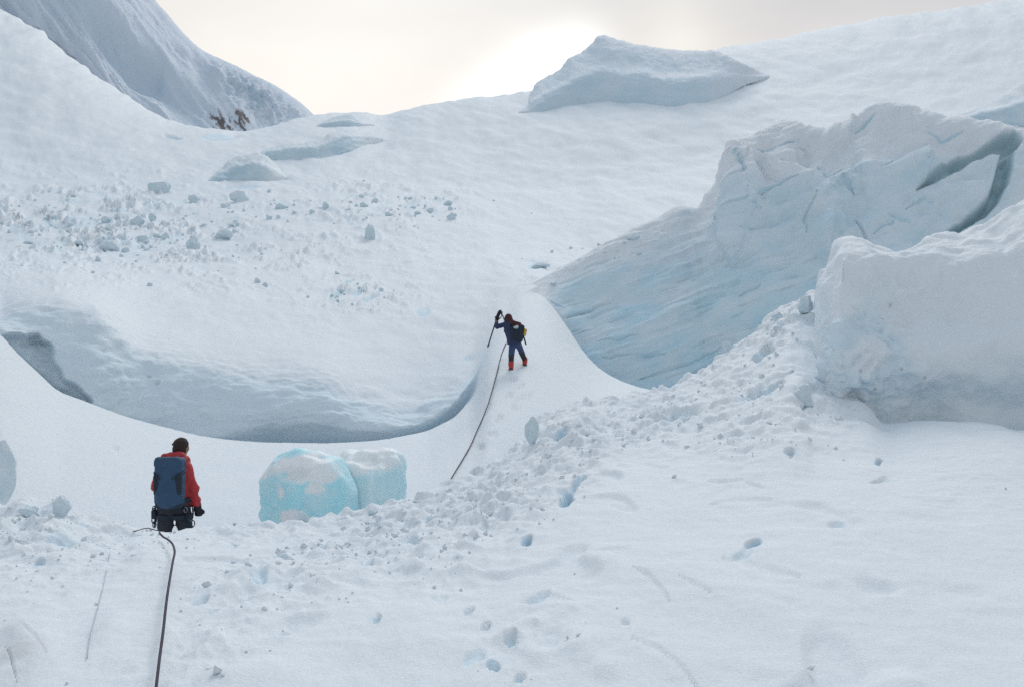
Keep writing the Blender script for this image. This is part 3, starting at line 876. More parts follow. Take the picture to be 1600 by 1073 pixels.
def b_disp(px, py, P, T):
    u = P[..., 1] / F
    fr = smooth(0.5, 1.2, T) * (1 - smooth(7, 7.5, T))
    h = u * 20 * fbm(P * np.array([.5, .5, .6]), 3, 141)
    rough = gauss(px, py, 1350, 560, 80, 110, -20)
    rough = np.maximum(rough, 0.6 * gauss(px, py, 1420, 450, 90, 40, 0))
    h += u * 22 * fbm(P * np.array([1.1, 1.1, 1.1]), 3, 149)
    h += u * (4.0 + 20 * rough) * fbm(P * np.array([3., 3., 2.4]), 4, 143)
    h += u * 14 * rough * (np.abs(noise(P * np.array([5, 5, 5.]), 144)))
    h += u * 5 * gauss(px, py, 1480, 560, 90, 22, 8)
    h -= u * 7 * gauss(px, py, 1430, 470, 60, 16, 20)
    h -= u * 14 * gauss(px, py, 1540, 380, 50, 10, 8) + u * 7 * gauss(px, py, 1560, 365, 20, 14, 20)
    h += u * 0.8 * fbm(P * 9., 2, 146)
    edge = smooth(1262, 1300, px)
    return h * fr * (0.25 + 0.75 * edge)


def b_attr(px, py, P, T):
    ice = 0.65 * gauss(px, py, 1350, 560, 100, 100, -20) * smooth(-.3, .3, noise(P * 1.5, 147)) + 0.25 * smooth(500, 640, py) * smooth(1380, 1450, px)
    dirt = np.zeros_like(px)
    for cx, cy in ((1340, 575), (1404, 573), (1441, 583), (1362, 600), (1395, 470), (1380, 495)):
        dirt = np.maximum(dirt, 0.6 * gauss(px, py, cx, cy, 2.5, 2, 0))
    return {'ice': ice, 'dirt': dirt, 'green': px * 0}


bb = loft('snow_block', cols2, [10, 26, 56, 56, 46, 26, 30, 12, 10], M_NEAR, step=1.6, fine=(1262, 1660), disp=b_disp, attrs=b_attr)
tag(bb, 'massive smooth snow covered ice block rising at the right edge of the foreground', 'ice block')

# ------------------------------------------------------------------ peak serac on the skyline and its small neighbour
def skyline_block(name, label, cat, out_pts, base_pts, d, depth, disp_amp, seed, mid=0.35, xs=None, follow=False):
    o_, b_ = interp_list(out_pts), interp_list(base_pts)
    cols = []; dpt = {}; depth0 = depth
    for px in xs:
        oy, by = o_(px), b_(px)
        if follow:
            g_ = ground(px, by, [1], 6.0)
            d = float(g_[1]) - (0.3 if name != 'ice_peak' else 1.2)
        dpt[px] = d
    if follow:
        ks = list(dpt); dv_ = np.array([dpt[k] for k in ks])
        dv_ = np.convolve(np.pad(dv_, 1, mode='edge'), [.25, .5, .25], 'valid')
        dpt = dict(zip(ks, dv_))
    for px in xs:
        oy, by = o_(px), b_(px)
        d = dpt[px]
        e_ = 1.0 if not follow else float(np.clip((by - oy) / 22.0, 0.05, 1))
        depth = depth0 * e_
        if name == 'ice_peak': depth = depth0 * (1 - .85 * float(smooth(1085, 1165, px)))
        cols.append((px, [(by + 30 * (.4 if name == 'ice_hummock' else 1), d + 2), (by + 2, d), (by + (oy - by) * mid, d + depth * 0.12), (by + (oy - by) * (mid + .18), d + depth * 0.42), (oy, d + depth), (oy + 8, d + depth * 1.6), (oy + 90, d + depth * 2.2)]))

    def dsp(px, py, P, T):
        u = P[..., 1] / F
        e = smooth(xs[0], xs[0] + 25, px) * (1 - smooth(xs[-1] - 40, xs[-1], px))
        return e * u * disp_amp * (fbm(np.stack([px / 60, py / 30, px * 0], -1), 3, seed) * 3 + 0.8 * fbm(np.stack([px / 9, py / 7, px * 0], -1), 3, seed + 3))

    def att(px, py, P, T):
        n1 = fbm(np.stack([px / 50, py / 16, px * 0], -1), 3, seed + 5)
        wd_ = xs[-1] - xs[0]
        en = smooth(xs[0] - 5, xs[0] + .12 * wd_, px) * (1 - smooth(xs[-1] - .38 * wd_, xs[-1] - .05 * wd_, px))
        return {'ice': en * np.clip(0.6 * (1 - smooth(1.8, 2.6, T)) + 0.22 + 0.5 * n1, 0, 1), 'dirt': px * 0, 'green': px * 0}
    o = loft(name, cols, [3, 40, 30, 50, 4, 3], M_HUM if name == 'ice_hummock' else M_PEAK, step=1.6, fine=(xs[0], xs[-1]), disp=dsp, attrs=att, keep=False)
    return tag(o, label, cat)


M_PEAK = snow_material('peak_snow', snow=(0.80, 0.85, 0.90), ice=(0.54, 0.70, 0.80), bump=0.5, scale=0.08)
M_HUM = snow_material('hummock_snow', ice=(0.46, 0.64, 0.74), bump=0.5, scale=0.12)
skyline_block('ice_peak', 'pointed bluish ice peak standing on the skyline against the bright cloud', 'ice peak',
              [(812, 172), (822, 160), (832, 140), (850, 124), (870, 110), (890, 92), (905, 82), (925, 68), (938, 58), (946, 56), (965, 61), (1000, 70), (1040, 78), (1075, 81), (1110, 79), (1130, 86), (1160, 101), (1190, 114), (1200, 118)],
              [(812, 175), (825, 176), (860, 170), (900, 162), (950, 158), (1000, 156), (1050, 164), (1100, 160), (1150, 140), (1180, 124), (1200, 119)],
              165, 22, 2.2, 151, mid=0.42, xs=[812, 822, 832, 850, 870, 890, 905, 925, 938, 946, 965, 1000, 1040, 1075, 1110, 1130, 1160, 1200], follow=True)
skyline_block('ice_hump', 'small pointed ice hump on the skyline left of the tall ice peak', 'ice hump',
              [(712, 190), (730, 176), (745, 162), (758, 156), (772, 160), (790, 167), (812, 170)], [(712, 191), (740, 186), (770, 174), (812, 172)], 170, 8, 1.0, 161, mid=0.4,
              xs=[712, 730, 745, 758, 772, 790, 812])

skyline_block('ice_hummock', 'rounded snow hummock with a bluish shaded face below the left skyline', 'ice hummock',
              [(325, 282), (345, 264), (360, 250), (375, 242), (392, 239), (408, 241), (424, 249), (436, 262), (448, 277)], [(325, 283), (360, 280), (400, 283), (448, 281)], 96, 10, 3.0, 171, mid=0.55,
              xs=[325, 345, 360, 375, 392, 408, 424, 436, 448], follow=True)
skyline_block('ice_hummock', 'long curved snow hummock with a blue hollow face behind the rounded hummock', 'ice hummock',
              [(398, 246), (412, 236), (440, 227), (480, 224), (505, 217), (525, 206), (550, 202), (575, 207), (598, 216)], [(398, 247), (440, 249), (490, 250), (530, 243), (570, 228), (598, 219)], 122, 12, 2.4, 181, mid=0.66,
              xs=[398, 412, 440, 480, 505, 525, 550, 575, 598], follow=True)
skyline_block('ice_hummock', 'low pointed snow hummock on the skyline at the foot of the left mountain', 'ice hummock',
              [(495, 196), (510, 188), (528, 182), (545, 180), (556, 186), (570, 193), (585, 195)], [(495, 198), (530, 199), (560, 197), (585, 196)], 190, 9, 0.8, 191, mid=0.5,
              xs=[495, 510, 528, 545, 556, 570, 585], follow=True)
skyline_block('ice_hummock', 'grey shaded snow hummock at the right picture edge above the ice wall', 'ice hummock',
              [(1480, 186), (1505, 178), (1530, 164), (1555, 156), (1580, 140), (1600, 128), (1680, 90), (1760, 120)], [(1480, 187), (1530, 190), (1600, 196), (1760, 200)], 66, 6, 1.4, 196, mid=0.5,
              xs=[1480, 1505, 1530, 1555, 1580, 1600, 1680, 1760], follow=True)

# ------------------------------------------------------------------ solid shapes from distance fields
def cap(p, a, b, ra, rb):
    a, b = np.array(a, float), np.array(b, float)
    ab = b - a
    t = np.clip(((p - a) @ ab) / (ab @ ab), 0, 1)
    return np.linalg.norm(p - a - t[..., None] * ab, axis=-1) - (ra + (rb - ra) * t)


def ell(p, c, r, rot=None):
    q = p - np.array(c, float)
    if rot is not None: q = q @ rot
    r = np.array(r, float)
    k0 = np.linalg.norm(q / r, axis=-1)
    k1 = np.linalg.norm(q / (r * r), axis=-1) + 1e-9
    return k0 * (k0 - 1) / k1


def rbox(p, c, hx, rad, rot=None):
    q = p - np.array(c, float)
    if rot is not None: q = q @ rot
    q = np.abs(q) - (np.array(hx, float) - rad)
    return np.linalg.norm(np.maximum(q, 0), axis=-1) + np.minimum(q.max(-1), 0) - rad


def rotm(rx=0, ry=0, rz=0):
    from mathutils import Euler
    return np.array(Euler((R(rx), R(ry), R(rz))).to_matrix())


def smin(ds, k=0.03):
    o = ds[0]
    for d in ds[1:]:
        h = np.clip(0.5 + 0.5 * (d - o) / k, 0, 1)
        o = d * (1 - h) + o * h - k * h * (1 - h)
    return o


def nets(fn, lo, hi, h):
    """surface nets: closed quad mesh of the zero level of fn inside a box"""
    lo = np.array(lo, float); hi = np.array(hi, float)
    n = np.ceil((hi - lo) / h).astype(int) + 1
    ax = [lo[i] + h * np.arange(n[i]) for i in range(3)]
    G = np.stack(np.meshgrid(*ax, indexing='ij'), -1)
    v = fn(G)
    v[0], v[-1], v[:, 0], v[:, -1], v[:, :, 0], v[:, :, -1] = 1, 1, 1, 1, 1, 1
    c = tuple(n - 1)
    acc = np.zeros(c + (3,)); cnt = np.zeros(c)
    offs = [(i, j, k) for i in (0, 1) for j in (0, 1) for k in (0, 1)]
    get = lambda o: v[o[0]:o[0] + c[0], o[1]:o[1] + c[1], o[2]:o[2] + c[2]]
    for a in offs:
        for axis in range(3):
            if a[axis]: continue
            b = list(a); b[axis] = 1
            va, vb = get(a), get(b)
            m = (va < 0) != (vb < 0)
            t = np.where(m, va / np.where(m, va - vb, 1), 0)
            for i in range(3):
                acc[..., i] += np.where(m, a[i] + (t if i == axis else 0), 0)
            cnt += m
    act = cnt > 0
    idx = -np.ones(c, int); idx[act] = np.arange(act.sum())
    base = np.stack(np.meshgrid(*[np.arange(x) for x in c], indexing='ij'), -1)
    V = lo + h * (base[act] + acc[act] / cnt[act][:, None])
    quads = []
    for axis in range(3):
        u_, w_ = (axis + 1) % 3, (axis + 2) % 3
        sl = [slice(0, x) for x in v.shape]
        sl0 = list(sl); sl1 = list(sl)
        sl0[axis] = slice(0, v.shape[axis] - 1); sl1[axis] = slice(1, v.shape[axis])
        s0, s1 = v[tuple(sl0)] < 0, v[tuple(sl1)] < 0
        m = s0 != s1
        I = np.argwhere(m)
        ok = (I[:, u_] > 0) & (I[:, w_] > 0) & (I[:, u_] < v.shape[u_] - 1) & (I[:, w_] < v.shape[w_] - 1)
        I = I[ok]
        flip = s0[tuple(I.T)]
        q = []
        for du, dw in ((-1, -1), (0, -1), (0, 0), (-1, 0)):
            J = I.copy(); J[:, u_] += du; J[:, w_] += dw
            q.append(idx[J[:, 0], J[:, 1], J[:, 2]])
        q = np.stack(q, 1)
        q[~flip] = q[~flip][:, ::-1]
        quads.append(q)
    return V, np.concatenate(quads)


def solid(name, fn, lo, hi, h, mat, parent=None, attrs=None, fold=0.0, fs=9.0, seed=200):
    f = (lambda p: fn(p) + fold * (np.abs(noise(p * np.array([fs, fs, fs * .7]), seed)) - .2 + .5 * noise(p * fs * 2.3, seed + 1))) if fold else fn
    V, Q = nets(f, lo, hi, h)
    return link_mesh(name, V, Q, mat, parent, attrs(V) if attrs else None)


def tube(name, pts, rad, mat, parent=None, sides=8):
    pts = [np.array(p, float) for p in pts]
    V, Fc = [], []
    n = len(pts)
    rads = rad if hasattr(rad, '__len__') else [rad] * n
    up = np.array([0, 0, 1.0])
    for i, p in enumerate(pts):
        t = pts[min(i + 1, n - 1)] - pts[max(i - 1, 0)]
        t /= np.linalg.norm(t) + 1e-9
        ref = up if abs(t @ up) < 0.95 else np.array([1.0, 0, 0])
        a = np.cross(t, ref); a /= np.linalg.norm(a)
        b = np.cross(t, a)
        for k in range(sides):
            th = 2 * math.pi * k / sides
            V.append(p + rads[i] * (math.cos(th) * a + math.sin(th) * b))
    for i in range(n - 1):
        for k in range(sides):
            k2 = (k + 1) % sides
            Fc.append((i * sides + k, i * sides + k2, (i + 1) * sides + k2, (i + 1) * sides + k))
    # end caps as quad fans on a centre vertex
    for e_, base in ((0, 0), (1, (n - 1) * sides)):
        V.append(pts[-1] if e_ else pts[0]); ci = len(V) - 1
        for k in range(0, sides, 2):
            q = (base + k, base + k + 1, base + (k + 2) % sides, ci)
            Fc.append(q if e_ else q[::-1])
    return link_mesh(name, V, Fc, mat, parent)


def spline(pts, n):
    pts = np.array(pts, float)
    s = np.concatenate([[0], np.cumsum(np.linalg.norm(np.diff(pts, axis=0), axis=1))])
    return pchip(s, pts, np.linspace(0, s[-1], n))


def ring(name, c, r, rr, mat, parent, rot=0, sx=0.6):
    pts = []
    for k in range(15):
        a = 2 * math.pi * k / 14
        x, z = math.cos(a) * r * sx, math.sin(a) * r
        pts.append((c[0] + x * math.cos(R(rot)), c[1] + x * math.sin(R(rot)), c[2] + z))
    return tube(name, pts, rr, mat, parent, 6)


# ------------------------------------------------------------------ the blue ice blocks
def blue_block(name, label, pxs, pys, d, fn_shape, snow_spots, seed, step=0.022, ice0=0.95):
    def attrs(V):
        W = V + org
        px, py = to_px(W)
        n_ = fbm(W * 2.2, 4, seed + 7)
        ice = np.full(len(V), ice0)
        jx, jy = px + 12 * noise(W * 2.6, seed + 8) + 4 * noise(W * 9, seed + 3), py + 12 * noise(W * 2.6, seed + 9) + 4 * noise(W * 9, seed + 4)
        for cx, cy, rx, ry, an in snow_spots:
            ice *= 1 - pit(jx, jy, cx, cy, rx, ry, an)
        ice = ice * (0.85 + 0.3 * n_)
        return {'ice': np.clip(ice, 0, 1), 'dirt': ice * 0, 'green': ice * 0}
    org = at((pxs[0] + pxs[1]) / 2, pys[1] + 25, d)
    hw = (pxs[1] - pxs[0]) / 2 / F * d
    hh = (pys[1] + 25 - pys[0]) / F * d
    V, Q = nets(lambda p: fn_shape(p, hw, hh), (-hw * 1.3, -hw * 1.4, -0.2), (hw * 1.3, hw * 1.4, hh * 1.2), step)
    o = link_mesh(name, V, Q, M_BLOCK, None, attrs(V))
    o.location = org
    return tag(o, label, 'ice block')


def shape_a(p, hw, hh):
    d = rbox(p, (0.0, 0, hh * .42), (hw * .93, hw * .85, hh * .46), 0.34, rotm(0, 6, 12))
    d = smin([d, ell(p, (-.1, .0, hh * .62), (hw * .82, hw * .8, hh * .36)), ell(p, (hw * .35, 0, hh * .45), (hw * .7, hw * .7, hh * .42))], .15)
    d = d + 0.16 * fbm(p * 1.7, 3, 211) - 0.06 * np.abs(noise(p * 3.5, 214))
    for n_, o_ in (((-.45, -.88, .1), .86), ((.35, -.92, .15), .86), ((-.1, -.6, .78), 1.18), ((.75, -.3, .6), 1.28), ((-.8, -.1, .55), 1.30)):
        n_ = np.array(n_) / np.linalg.norm(n_)
        d = -smin([-d, -((p - (0, 0, hh * .35)) @ n_ - o_ * hw * .95)], .03)
    # scooped dishes in its face
    d = np.maximum(d, -(ell(p, (-.15, -hw * 1.02, hh * .80), (.42, .35, .16))))
    return d + 0.012 * fbm(p * 9, 3, 215)


def shape_b(p, hw, hh):
    d = rbox(p, (0.02, 0, hh * .48), (hw * .97, hw * .9, hh * .5), 0.30, rotm(0, -5, -14))
    for n_, o_ in (((-.3, -.9, .3), .84), ((.75, -.65, .1), .88), ((.1, -.5, .85), 1.05), ((-.7, -.3, .65), 1.05)):
        n_ = np.array(n_) / np.linalg.norm(n_)
        d = -smin([-d, -((p - (0, 0, hh * .35)) @ n_ - o_ * hw)], .03)
    d = d + 0.12 * fbm(p * 1.6, 3, 221) - 0.04 * np.abs(noise(p * 3.2, 224))
    return d + 0.010 * fbm(p * 9, 3, 225)


blue_block('blue_ice_block', 'larger glowing turquoise ice block with snow caps, left of the pair in the hollow', (410, 548), (702, 818), 14.2, shape_a,
           [(470, 722, 62, 18, 25), (505, 735, 36, 22, 0), (492, 762, 16, 15, -30), (433, 765, 9, 13, 15), (457, 808, 20, 14, 0), (417, 735, 8, 24, -25), (480, 742, 36, 10, 0)], 210)
blue_block('blue_ice_block', 'paler turquoise ice block with a white snow top, right of the pair in the hollow', (508, 627), (702, 796), 14.7, shape_b,
           [(565, 716, 56, 24, 5), (592, 714, 40, 26, 0), (560, 730, 34, 16, 0), (545, 712, 20, 16, 0)], 220, ice0=0.62)

# ------------------------------------------------------------------ loose blocks and debris
def chunk_mesh(seed, h=0.11, flat=0.8, jag=0.16):
    rs = np.random.RandomState(seed)
    rot = rotm(*rs.uniform(-25, 25, 3))
    hx = rs.uniform(.55, .85, 3) * np.array([1, 1, flat])
    planes = []
    for k in range(10):
        n_ = rs.normal(size=3); n_ /= np.linalg.norm(n_)
        planes.append((n_, rs.uniform(.45, .75)))

    def fn(p):
        d = ell(p, (0, 0, 0.1), hx * 1.25, rot)
        for n_, o_ in planes:
            h_ = (p @ n_) - o_
            d = -smin([-d, -h_], .025)
        return d + jag * fbm(p * 1.9, 3, seed) + 0.04 * fbm(p * 6, 2, seed + 4)
    V, Q = nets(fn, (-1.5, -1.5, -1.4), (1.5, 1.5, 1.5), h)
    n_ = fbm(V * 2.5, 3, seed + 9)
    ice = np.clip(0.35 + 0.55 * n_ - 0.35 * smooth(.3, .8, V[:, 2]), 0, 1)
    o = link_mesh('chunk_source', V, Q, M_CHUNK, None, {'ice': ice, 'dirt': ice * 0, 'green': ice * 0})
    me = o.data
    bpy.data.objects.remove(o)
    return me


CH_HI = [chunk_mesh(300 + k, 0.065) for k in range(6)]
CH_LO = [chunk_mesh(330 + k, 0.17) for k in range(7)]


def boulder(px, py_base, wpx, hpx, label, cat='snow boulder', name='snow_boulder', hi=None, group=None, rz=None, sink=0.3, which=None, d=None):
    """py_base: photo row where the front of the piece meets the snow"""
    if d is None:
        g = ground(px, py_base, which)
        if g is None: return None
        d = g[1]
        z = g[2]
    else:
        z = at(px, py_base, d)[2]
    sx = wpx / 2 / F * d * 0.95
    sz = hpx / F * d / (2 - 2 * sink) * 1.1
    k = random.randrange(100)
    me = (CH_HI[hi % 6] if hi is not None else CH_LO[k % 7])
    o = bpy.data.objects.new(name, me)
    C.objects.link(o)
    p = at(px, py_base, d)
    o.location = (p[0], d + sx * 0.5, z + sz * (1 - 2 * sink) * 0.9)
    o.scale = (sx, sx * 0.9, sz)
    o.rotation_euler = (0, 0, rz if rz is not None else random.uniform(-3, 3))
    return tag(o, label, cat, group)


B = boulder
B(245, 302, 46, 27, 'largest rounded snow boulder alone on the upper left slope', hi=0)
B(300, 316, 26, 14, 'squat bluish snow boulder right of and below the largest boulder on the left slope', hi=1)
B(301, 386, 36, 24, 'bluish snow boulder at the lower right of the debris, beside a flat white mound', hi=2)
B(347, 374, 42, 19, 'flat spread out snow mound of broken pieces right of a bluish boulder', hi=3)
B(578, 374, 28, 30, 'upright bluish block standing alone in the middle of the slope', hi=4)
B(167, 393, 40, 20, 'wide bluish boulder at the lower edge of the left debris field', hi=5)
B(508, 327, 16, 15, 'small pointed block on the slope above the upright bluish block', hi=1)
B(440, 326, 26, 11, 'low wedge of snow left of the small pointed block', hi=2)
B(372, 316, 34, 20, 'rough crumbly snow lump below the hollows in the upper centre left', hi=3)
B(350, 324, 18, 9, 'small bluish lump just below the crumbly lump in the upper centre left', hi=0)
B(212, 350, 30, 13, 'broad flat boulder in the middle of the left debris field', hi=4)
B(162, 348, 18, 12, 'small angular boulder left of the broad flat boulder in the debris field', hi=5)
B(236, 340, 16, 13, 'small round boulder above the broad flat boulder in the debris field', hi=1)
B(221, 378, 22, 16, 'greenish blue ice piece between the two big boulders low in the debris field', hi=0)
B(256, 374, 16, 13, 'pale turquoise ice piece left of the lower right debris boulder', hi=2)
B(122, 384, 30, 12, 'flat snow lump left of the wide boulder in the debris field', hi=3)
B(45, 349, 18, 6, 'low dark edged slab at the left end of the debris field', hi=4)
B(42, 381, 20, 6, 'low slab beneath another slab at the left end of the debris field', hi=5)
B(228, 392, 15, 6, 'small grey blue lump below the greenish blue ice piece', hi=1)
B(704, 345, 18, 14, 'loose cluster like ice lump at the right end of the debris, near the slope centre', hi=2)
B(700, 321, 18, 9, 'flat ice lump above the cluster like lump at the right end of the debris', hi=3)
B(672, 330, 16, 9, 'blue ice lump left of the flat lump at the right end of the debris', hi=4)
B(652, 335, 14, 6, 'thin blue ice sliver at the right end of the debris', hi=5)
B(420, 344, 12, 9, 'small blue ice piece in the gap between left debris and the upright block', hi=0)
B(401, 442, 14, 9, 'dark speckled lump on the smooth slope above the crevasse', hi=1)
B(412, 448, 14, 8, 'pale blue lump touching the dark speckled lump above the crevasse', hi=2)
B(845, 418, 36, 10, 'flattish blue grey lump where the big ice wall begins on the left', hi=3)
B(865, 446, 22, 8, 'ragged small lump just above the left end of the big ice wall', hi=4)
B(990, 375, 26, 9, 'flat pale lump on the rubble edge above the big ice wall', hi=5)
B(831, 699, 30, 55, 'upright bluish ice chunk standing at the edge of the rubble bank below the far climber', cat='ice chunk', name='ice_chunk', hi=4, sink=.12, which=[0])
B(1137, 546, 17, 19, 'small white cube like block perched on the rubble crest before the ice wall', cat='snow block', name='snow_lump', hi=0, sink=.1, which=[0])
B(1262, 492, 42, 32, 'rough white block wedged on the rubble crest against the massive right block', cat='snow block', name='snow_lump', hi=1, sink=.15, which=[0])
B(1216, 500, 26, 14, 'small crumbly block on the rubble crest left of the wedged white block', cat='snow block', name='snow_lump', hi=2, which=[0])
B(1258, 640, 62, 44, 'ice chunk added in place of the triangular shadowed recess below the massive right block', cat='ice chunk', name='ice_chunk', hi=3, sink=.2, which=[0])  # added chunk, stands for a dark shadowed recess
B(90, 806, 38, 32, 'rounded snow lump on the rim at the lower left, left of the near climber', cat='snow lump', name='snow_lump', hi=5, sink=.2, which=[0])
B(40, 808, 40, 22, 'low snow lump on the rim near the left picture edge', cat='snow lump', name='snow_lump', hi=0, sink=.2, which=[0])
B(472, 818, 26, 22, 'small snowy lump lying against the foot of the larger turquoise block', cat='snow lump', name='snow_lump', hi=1, sink=.15, which=[0])
B(582, 806, 22, 14, 'tiny snowy lump on the rim in front of the paler turquoise block', cat='snow lump', name='snow_lump', hi=2, sink=.15, which=[0])
B(-8, 795, 56, 118, 'tall smooth bluish boulder half cut off by the left edge above the rim', cat='snow boulder', name='snow_boulder', hi=2, sink=.1, d=11.4)
B(366, 818, 10, 5, 'short dark streak like ice splinter left of the turquoise blocks', cat='ice splinter', name='ice_splinter', hi=3, which=[0])

rs = np.random.RandomState(5)
GRP = 'small snow chunks scattered over the avalanche debris'
LBL = 'small bluish snow chunk scattered among the avalanche debris on the slope'
n_ch = 0
fields = [(110, 355, 130, 40, 96), (230, 360, 110, 36, 56), (330, 400, 170, 34, 26), (610, 322, 100, 26, 56), (560, 455, 45, 20, 18), (430, 330, 70, 26, 22), (930, 395, 70, 18, 18)]
where = ['in the densest part of the avalanche debris at the left edge', 'between the boulders of the left avalanche debris',
         'sparsely strewn below the left debris, above the crevasse', 'in the scattered debris band near the slope centre',
         'in the small cluster above the right end of the crevasse', 'between the snow hummocks and the upright bluish block',
         'on the rubble edge above the big ice wall']
grp = ['dense debris at the left edge', 'debris between the left boulders', 'sparse debris above the crevasse', 'debris band near the slope centre',
       'small cluster above the crevasse end', 'debris below the hummocks', 'rubble edge above the ice wall']
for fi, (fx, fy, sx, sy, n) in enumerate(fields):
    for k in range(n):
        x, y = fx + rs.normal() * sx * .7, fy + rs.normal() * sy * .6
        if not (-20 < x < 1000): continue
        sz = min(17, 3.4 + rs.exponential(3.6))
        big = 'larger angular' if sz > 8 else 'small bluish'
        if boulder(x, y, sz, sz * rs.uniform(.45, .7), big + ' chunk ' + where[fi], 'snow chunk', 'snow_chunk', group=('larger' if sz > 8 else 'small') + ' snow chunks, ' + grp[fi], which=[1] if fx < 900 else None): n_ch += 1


# crumbs nobody could count: one object of tiny angular grains lying on the near rubble
def crumbs():
    base = np.array([(1, 0, 0), (-1, 0, 0), (0, 1, 0), (0, -1, 0), (0, 0, 1), (0, 0, -1)], float)
    tri = np.array([(0, 2, 4), (2, 1, 4), (1, 3, 4), (3, 0, 4), (2, 0, 5), (1, 2, 5), (3, 1, 5), (0, 3, 5)])
    V, Fc = [], []
    P = SURF[0][2]; qx, qy = SURF[0][0], SURF[0][1]
    wgt = np.zeros(len(qx))
    for cx, cy, rx, ry, an, a in RUB:
        wgt = np.maximum(wgt, a * gauss(qx, qy, cx, cy, rx * .9, ry * .9, an))
    wgt += 0.008
    ok = (qx > -40) & (qx < 1640) & (qy < 1100) & (P[:, 1] > 4) & (P[:, 1] < 21)
    wgt = np.where(ok, wgt ** 1.4, 0)
    idx = rs.choice(len(qx), 1300, p=wgt / wgt.sum())
    for i in idx:
        s = min(0.05, 0.008 + rs.exponential(0.009)) * (0.5 + P[i, 1] / 18)
        rot = rotm(*rs.uniform(-180, 180, 3))
        b = base * rs.uniform(.5, 1.2, (6, 1)) * s
        b0 = len(V) * 6
        V.append(b @ rot + P[i] + np.array([rs.normal() * .02, rs.normal() * .03, s * .25]))
        Fc.append(tri + b0)
    V = np.concatenate(V); Fc = np.concatenate(Fc)
    z = np.zeros(len(V))
    o = link_mesh('snow_crumbs', V, Fc, M_NEAR, None, {'ice': z, 'dirt': z, 'green': z}, smooth_shade=True)
    tag(o, 'fine crumbs of broken snow over the rubble bank', None, kind='stuff')


crumbs()

# ------------------------------------------------------------------ people
def hand(p, c, dirv, side, k=1.0):
    """palm with four bent fingers and a thumb, hanging along dirv"""
    c = np.array(c, float); dv = np.array(dirv, float); dv /= np.linalg.norm(dv)
    sd_ = np.cross(dv, np.array([0, 1.0, 0])); sd_ /= np.linalg.norm(sd_) + 1e-9
    fw = np.cross(sd_, dv)
    ds = [ell(p, c + dv * .03 * k, np.array([.040, .042, .040]) * k)]
    ds.append(cap(p, c, c + dv * .075 * k, .030 * k, .034 * k))
    for j, ln in enumerate((.062, .072, .066, .052)):
        b0 = c + dv * .075 * k + sd_ * (j - 1.5) * .021 * k
        b1 = b0 + (dv * .75 + fw * .5) * ln * .5 * k
        b2 = b1 + (dv * .25 + fw * .95) * ln * .5 * k
        ds += [cap(p, b0, b1, .0125 * k, .0115 * k), cap(p, b1, b2, .0115 * k, .010 * k)]
    t0 = c + dv * .02 * k - sd_ * .035 * k * side
    t1 = t0 + (dv * .7 - sd_ * .6 * side + fw * .3) * .045 * k
    ds += [cap(p, t0, t1, .015 * k, .013 * k), cap(p, t1, t1 + (dv * .8 + fw * .5) * .03 * k, .013 * k, .011 * k)]
    return smin(ds, .010)


# --- near climber, seen from behind, going down beyond the rim
D1 = 13.0
O1 = at(270, 686, D1); O1 = O1 - np.array([0, 0, 1.80])
p1 = empty('person', O1)
tag(p1, 'climber in a red jacket seen from behind, legs hidden by the snow rim', 'person')
HD = np.array([0.075, .10, 1.685])
lo, hi = (-.6, -.5, -.05), (.6, .6, 1.9)


def c1_body(p):
    ds = [ell(p, HD, (.085, .10, .115)), ell(p, HD + (0, .05, -.05), (.065, .07, .07)), cap(p, (.04, .05, 1.45), HD - (0, 0, .05), .065, .055),
          ell(p, (0, .05, 1.28), (.19, .12, .25)), ell(p, (0, .03, .97), (.16, .12, .14)),
          cap(p, (.15, .05, 1.43), (.25, .03, 1.15), .055, .045), cap(p, (.25, .03, 1.15), (.28, .12, .90), .042, .032),
          cap(p, (-.15, .05, 1.43), (-.205, .02, 1.18), .055, .045), cap(p, (-.205, .02, 1.18), (-.16, .26, 1.02), .042, .032),
          cap(p, (-.09, .02, .93), (-.11, .06, .50), .085, .058), cap(p, (-.11, .06, .50), (-.12, -.02, .10), .055, .04),
          cap(p, (.09, .03, .93), (.12, .18, .50), .085, .058), cap(p, (.12, .18, .50), (.13, .12, .10), .055, .04),
          ell(p, (-.12, .05, .06), (.045, .12, .045)), ell(p, (.13, .19, .06), (.045, .12, .045)),
          ell(p, HD + (.088, 0.0, -.01), (.014, .03, .035)), ell(p, HD + (-.088, 0, -.01), (.014, .03, .035)), cap(p, HD + (0, .095, .0), HD + (0, .125, -.035), .012, .016),
          cap(p, HD + (-.025, .10, -.07), HD + (.025, .10, -.07), .012, .012)]
    d = smin(ds, .035)
    for sx in (-.033, .033):
        d = np.maximum(d, -ell(p, HD + (sx, .115, .015), (.018, .018, .010)))
    d = np.minimum(d, hand(p, (.285, .13, .885), (0.02, .15, -1), -1))
    d = np.minimum(d, hand(p, (-.15, .28, 1.0), (.3, .6, -.5), 1))
    return d


solid('body', c1_body, lo, hi, .0125, M_SKIN, p1)


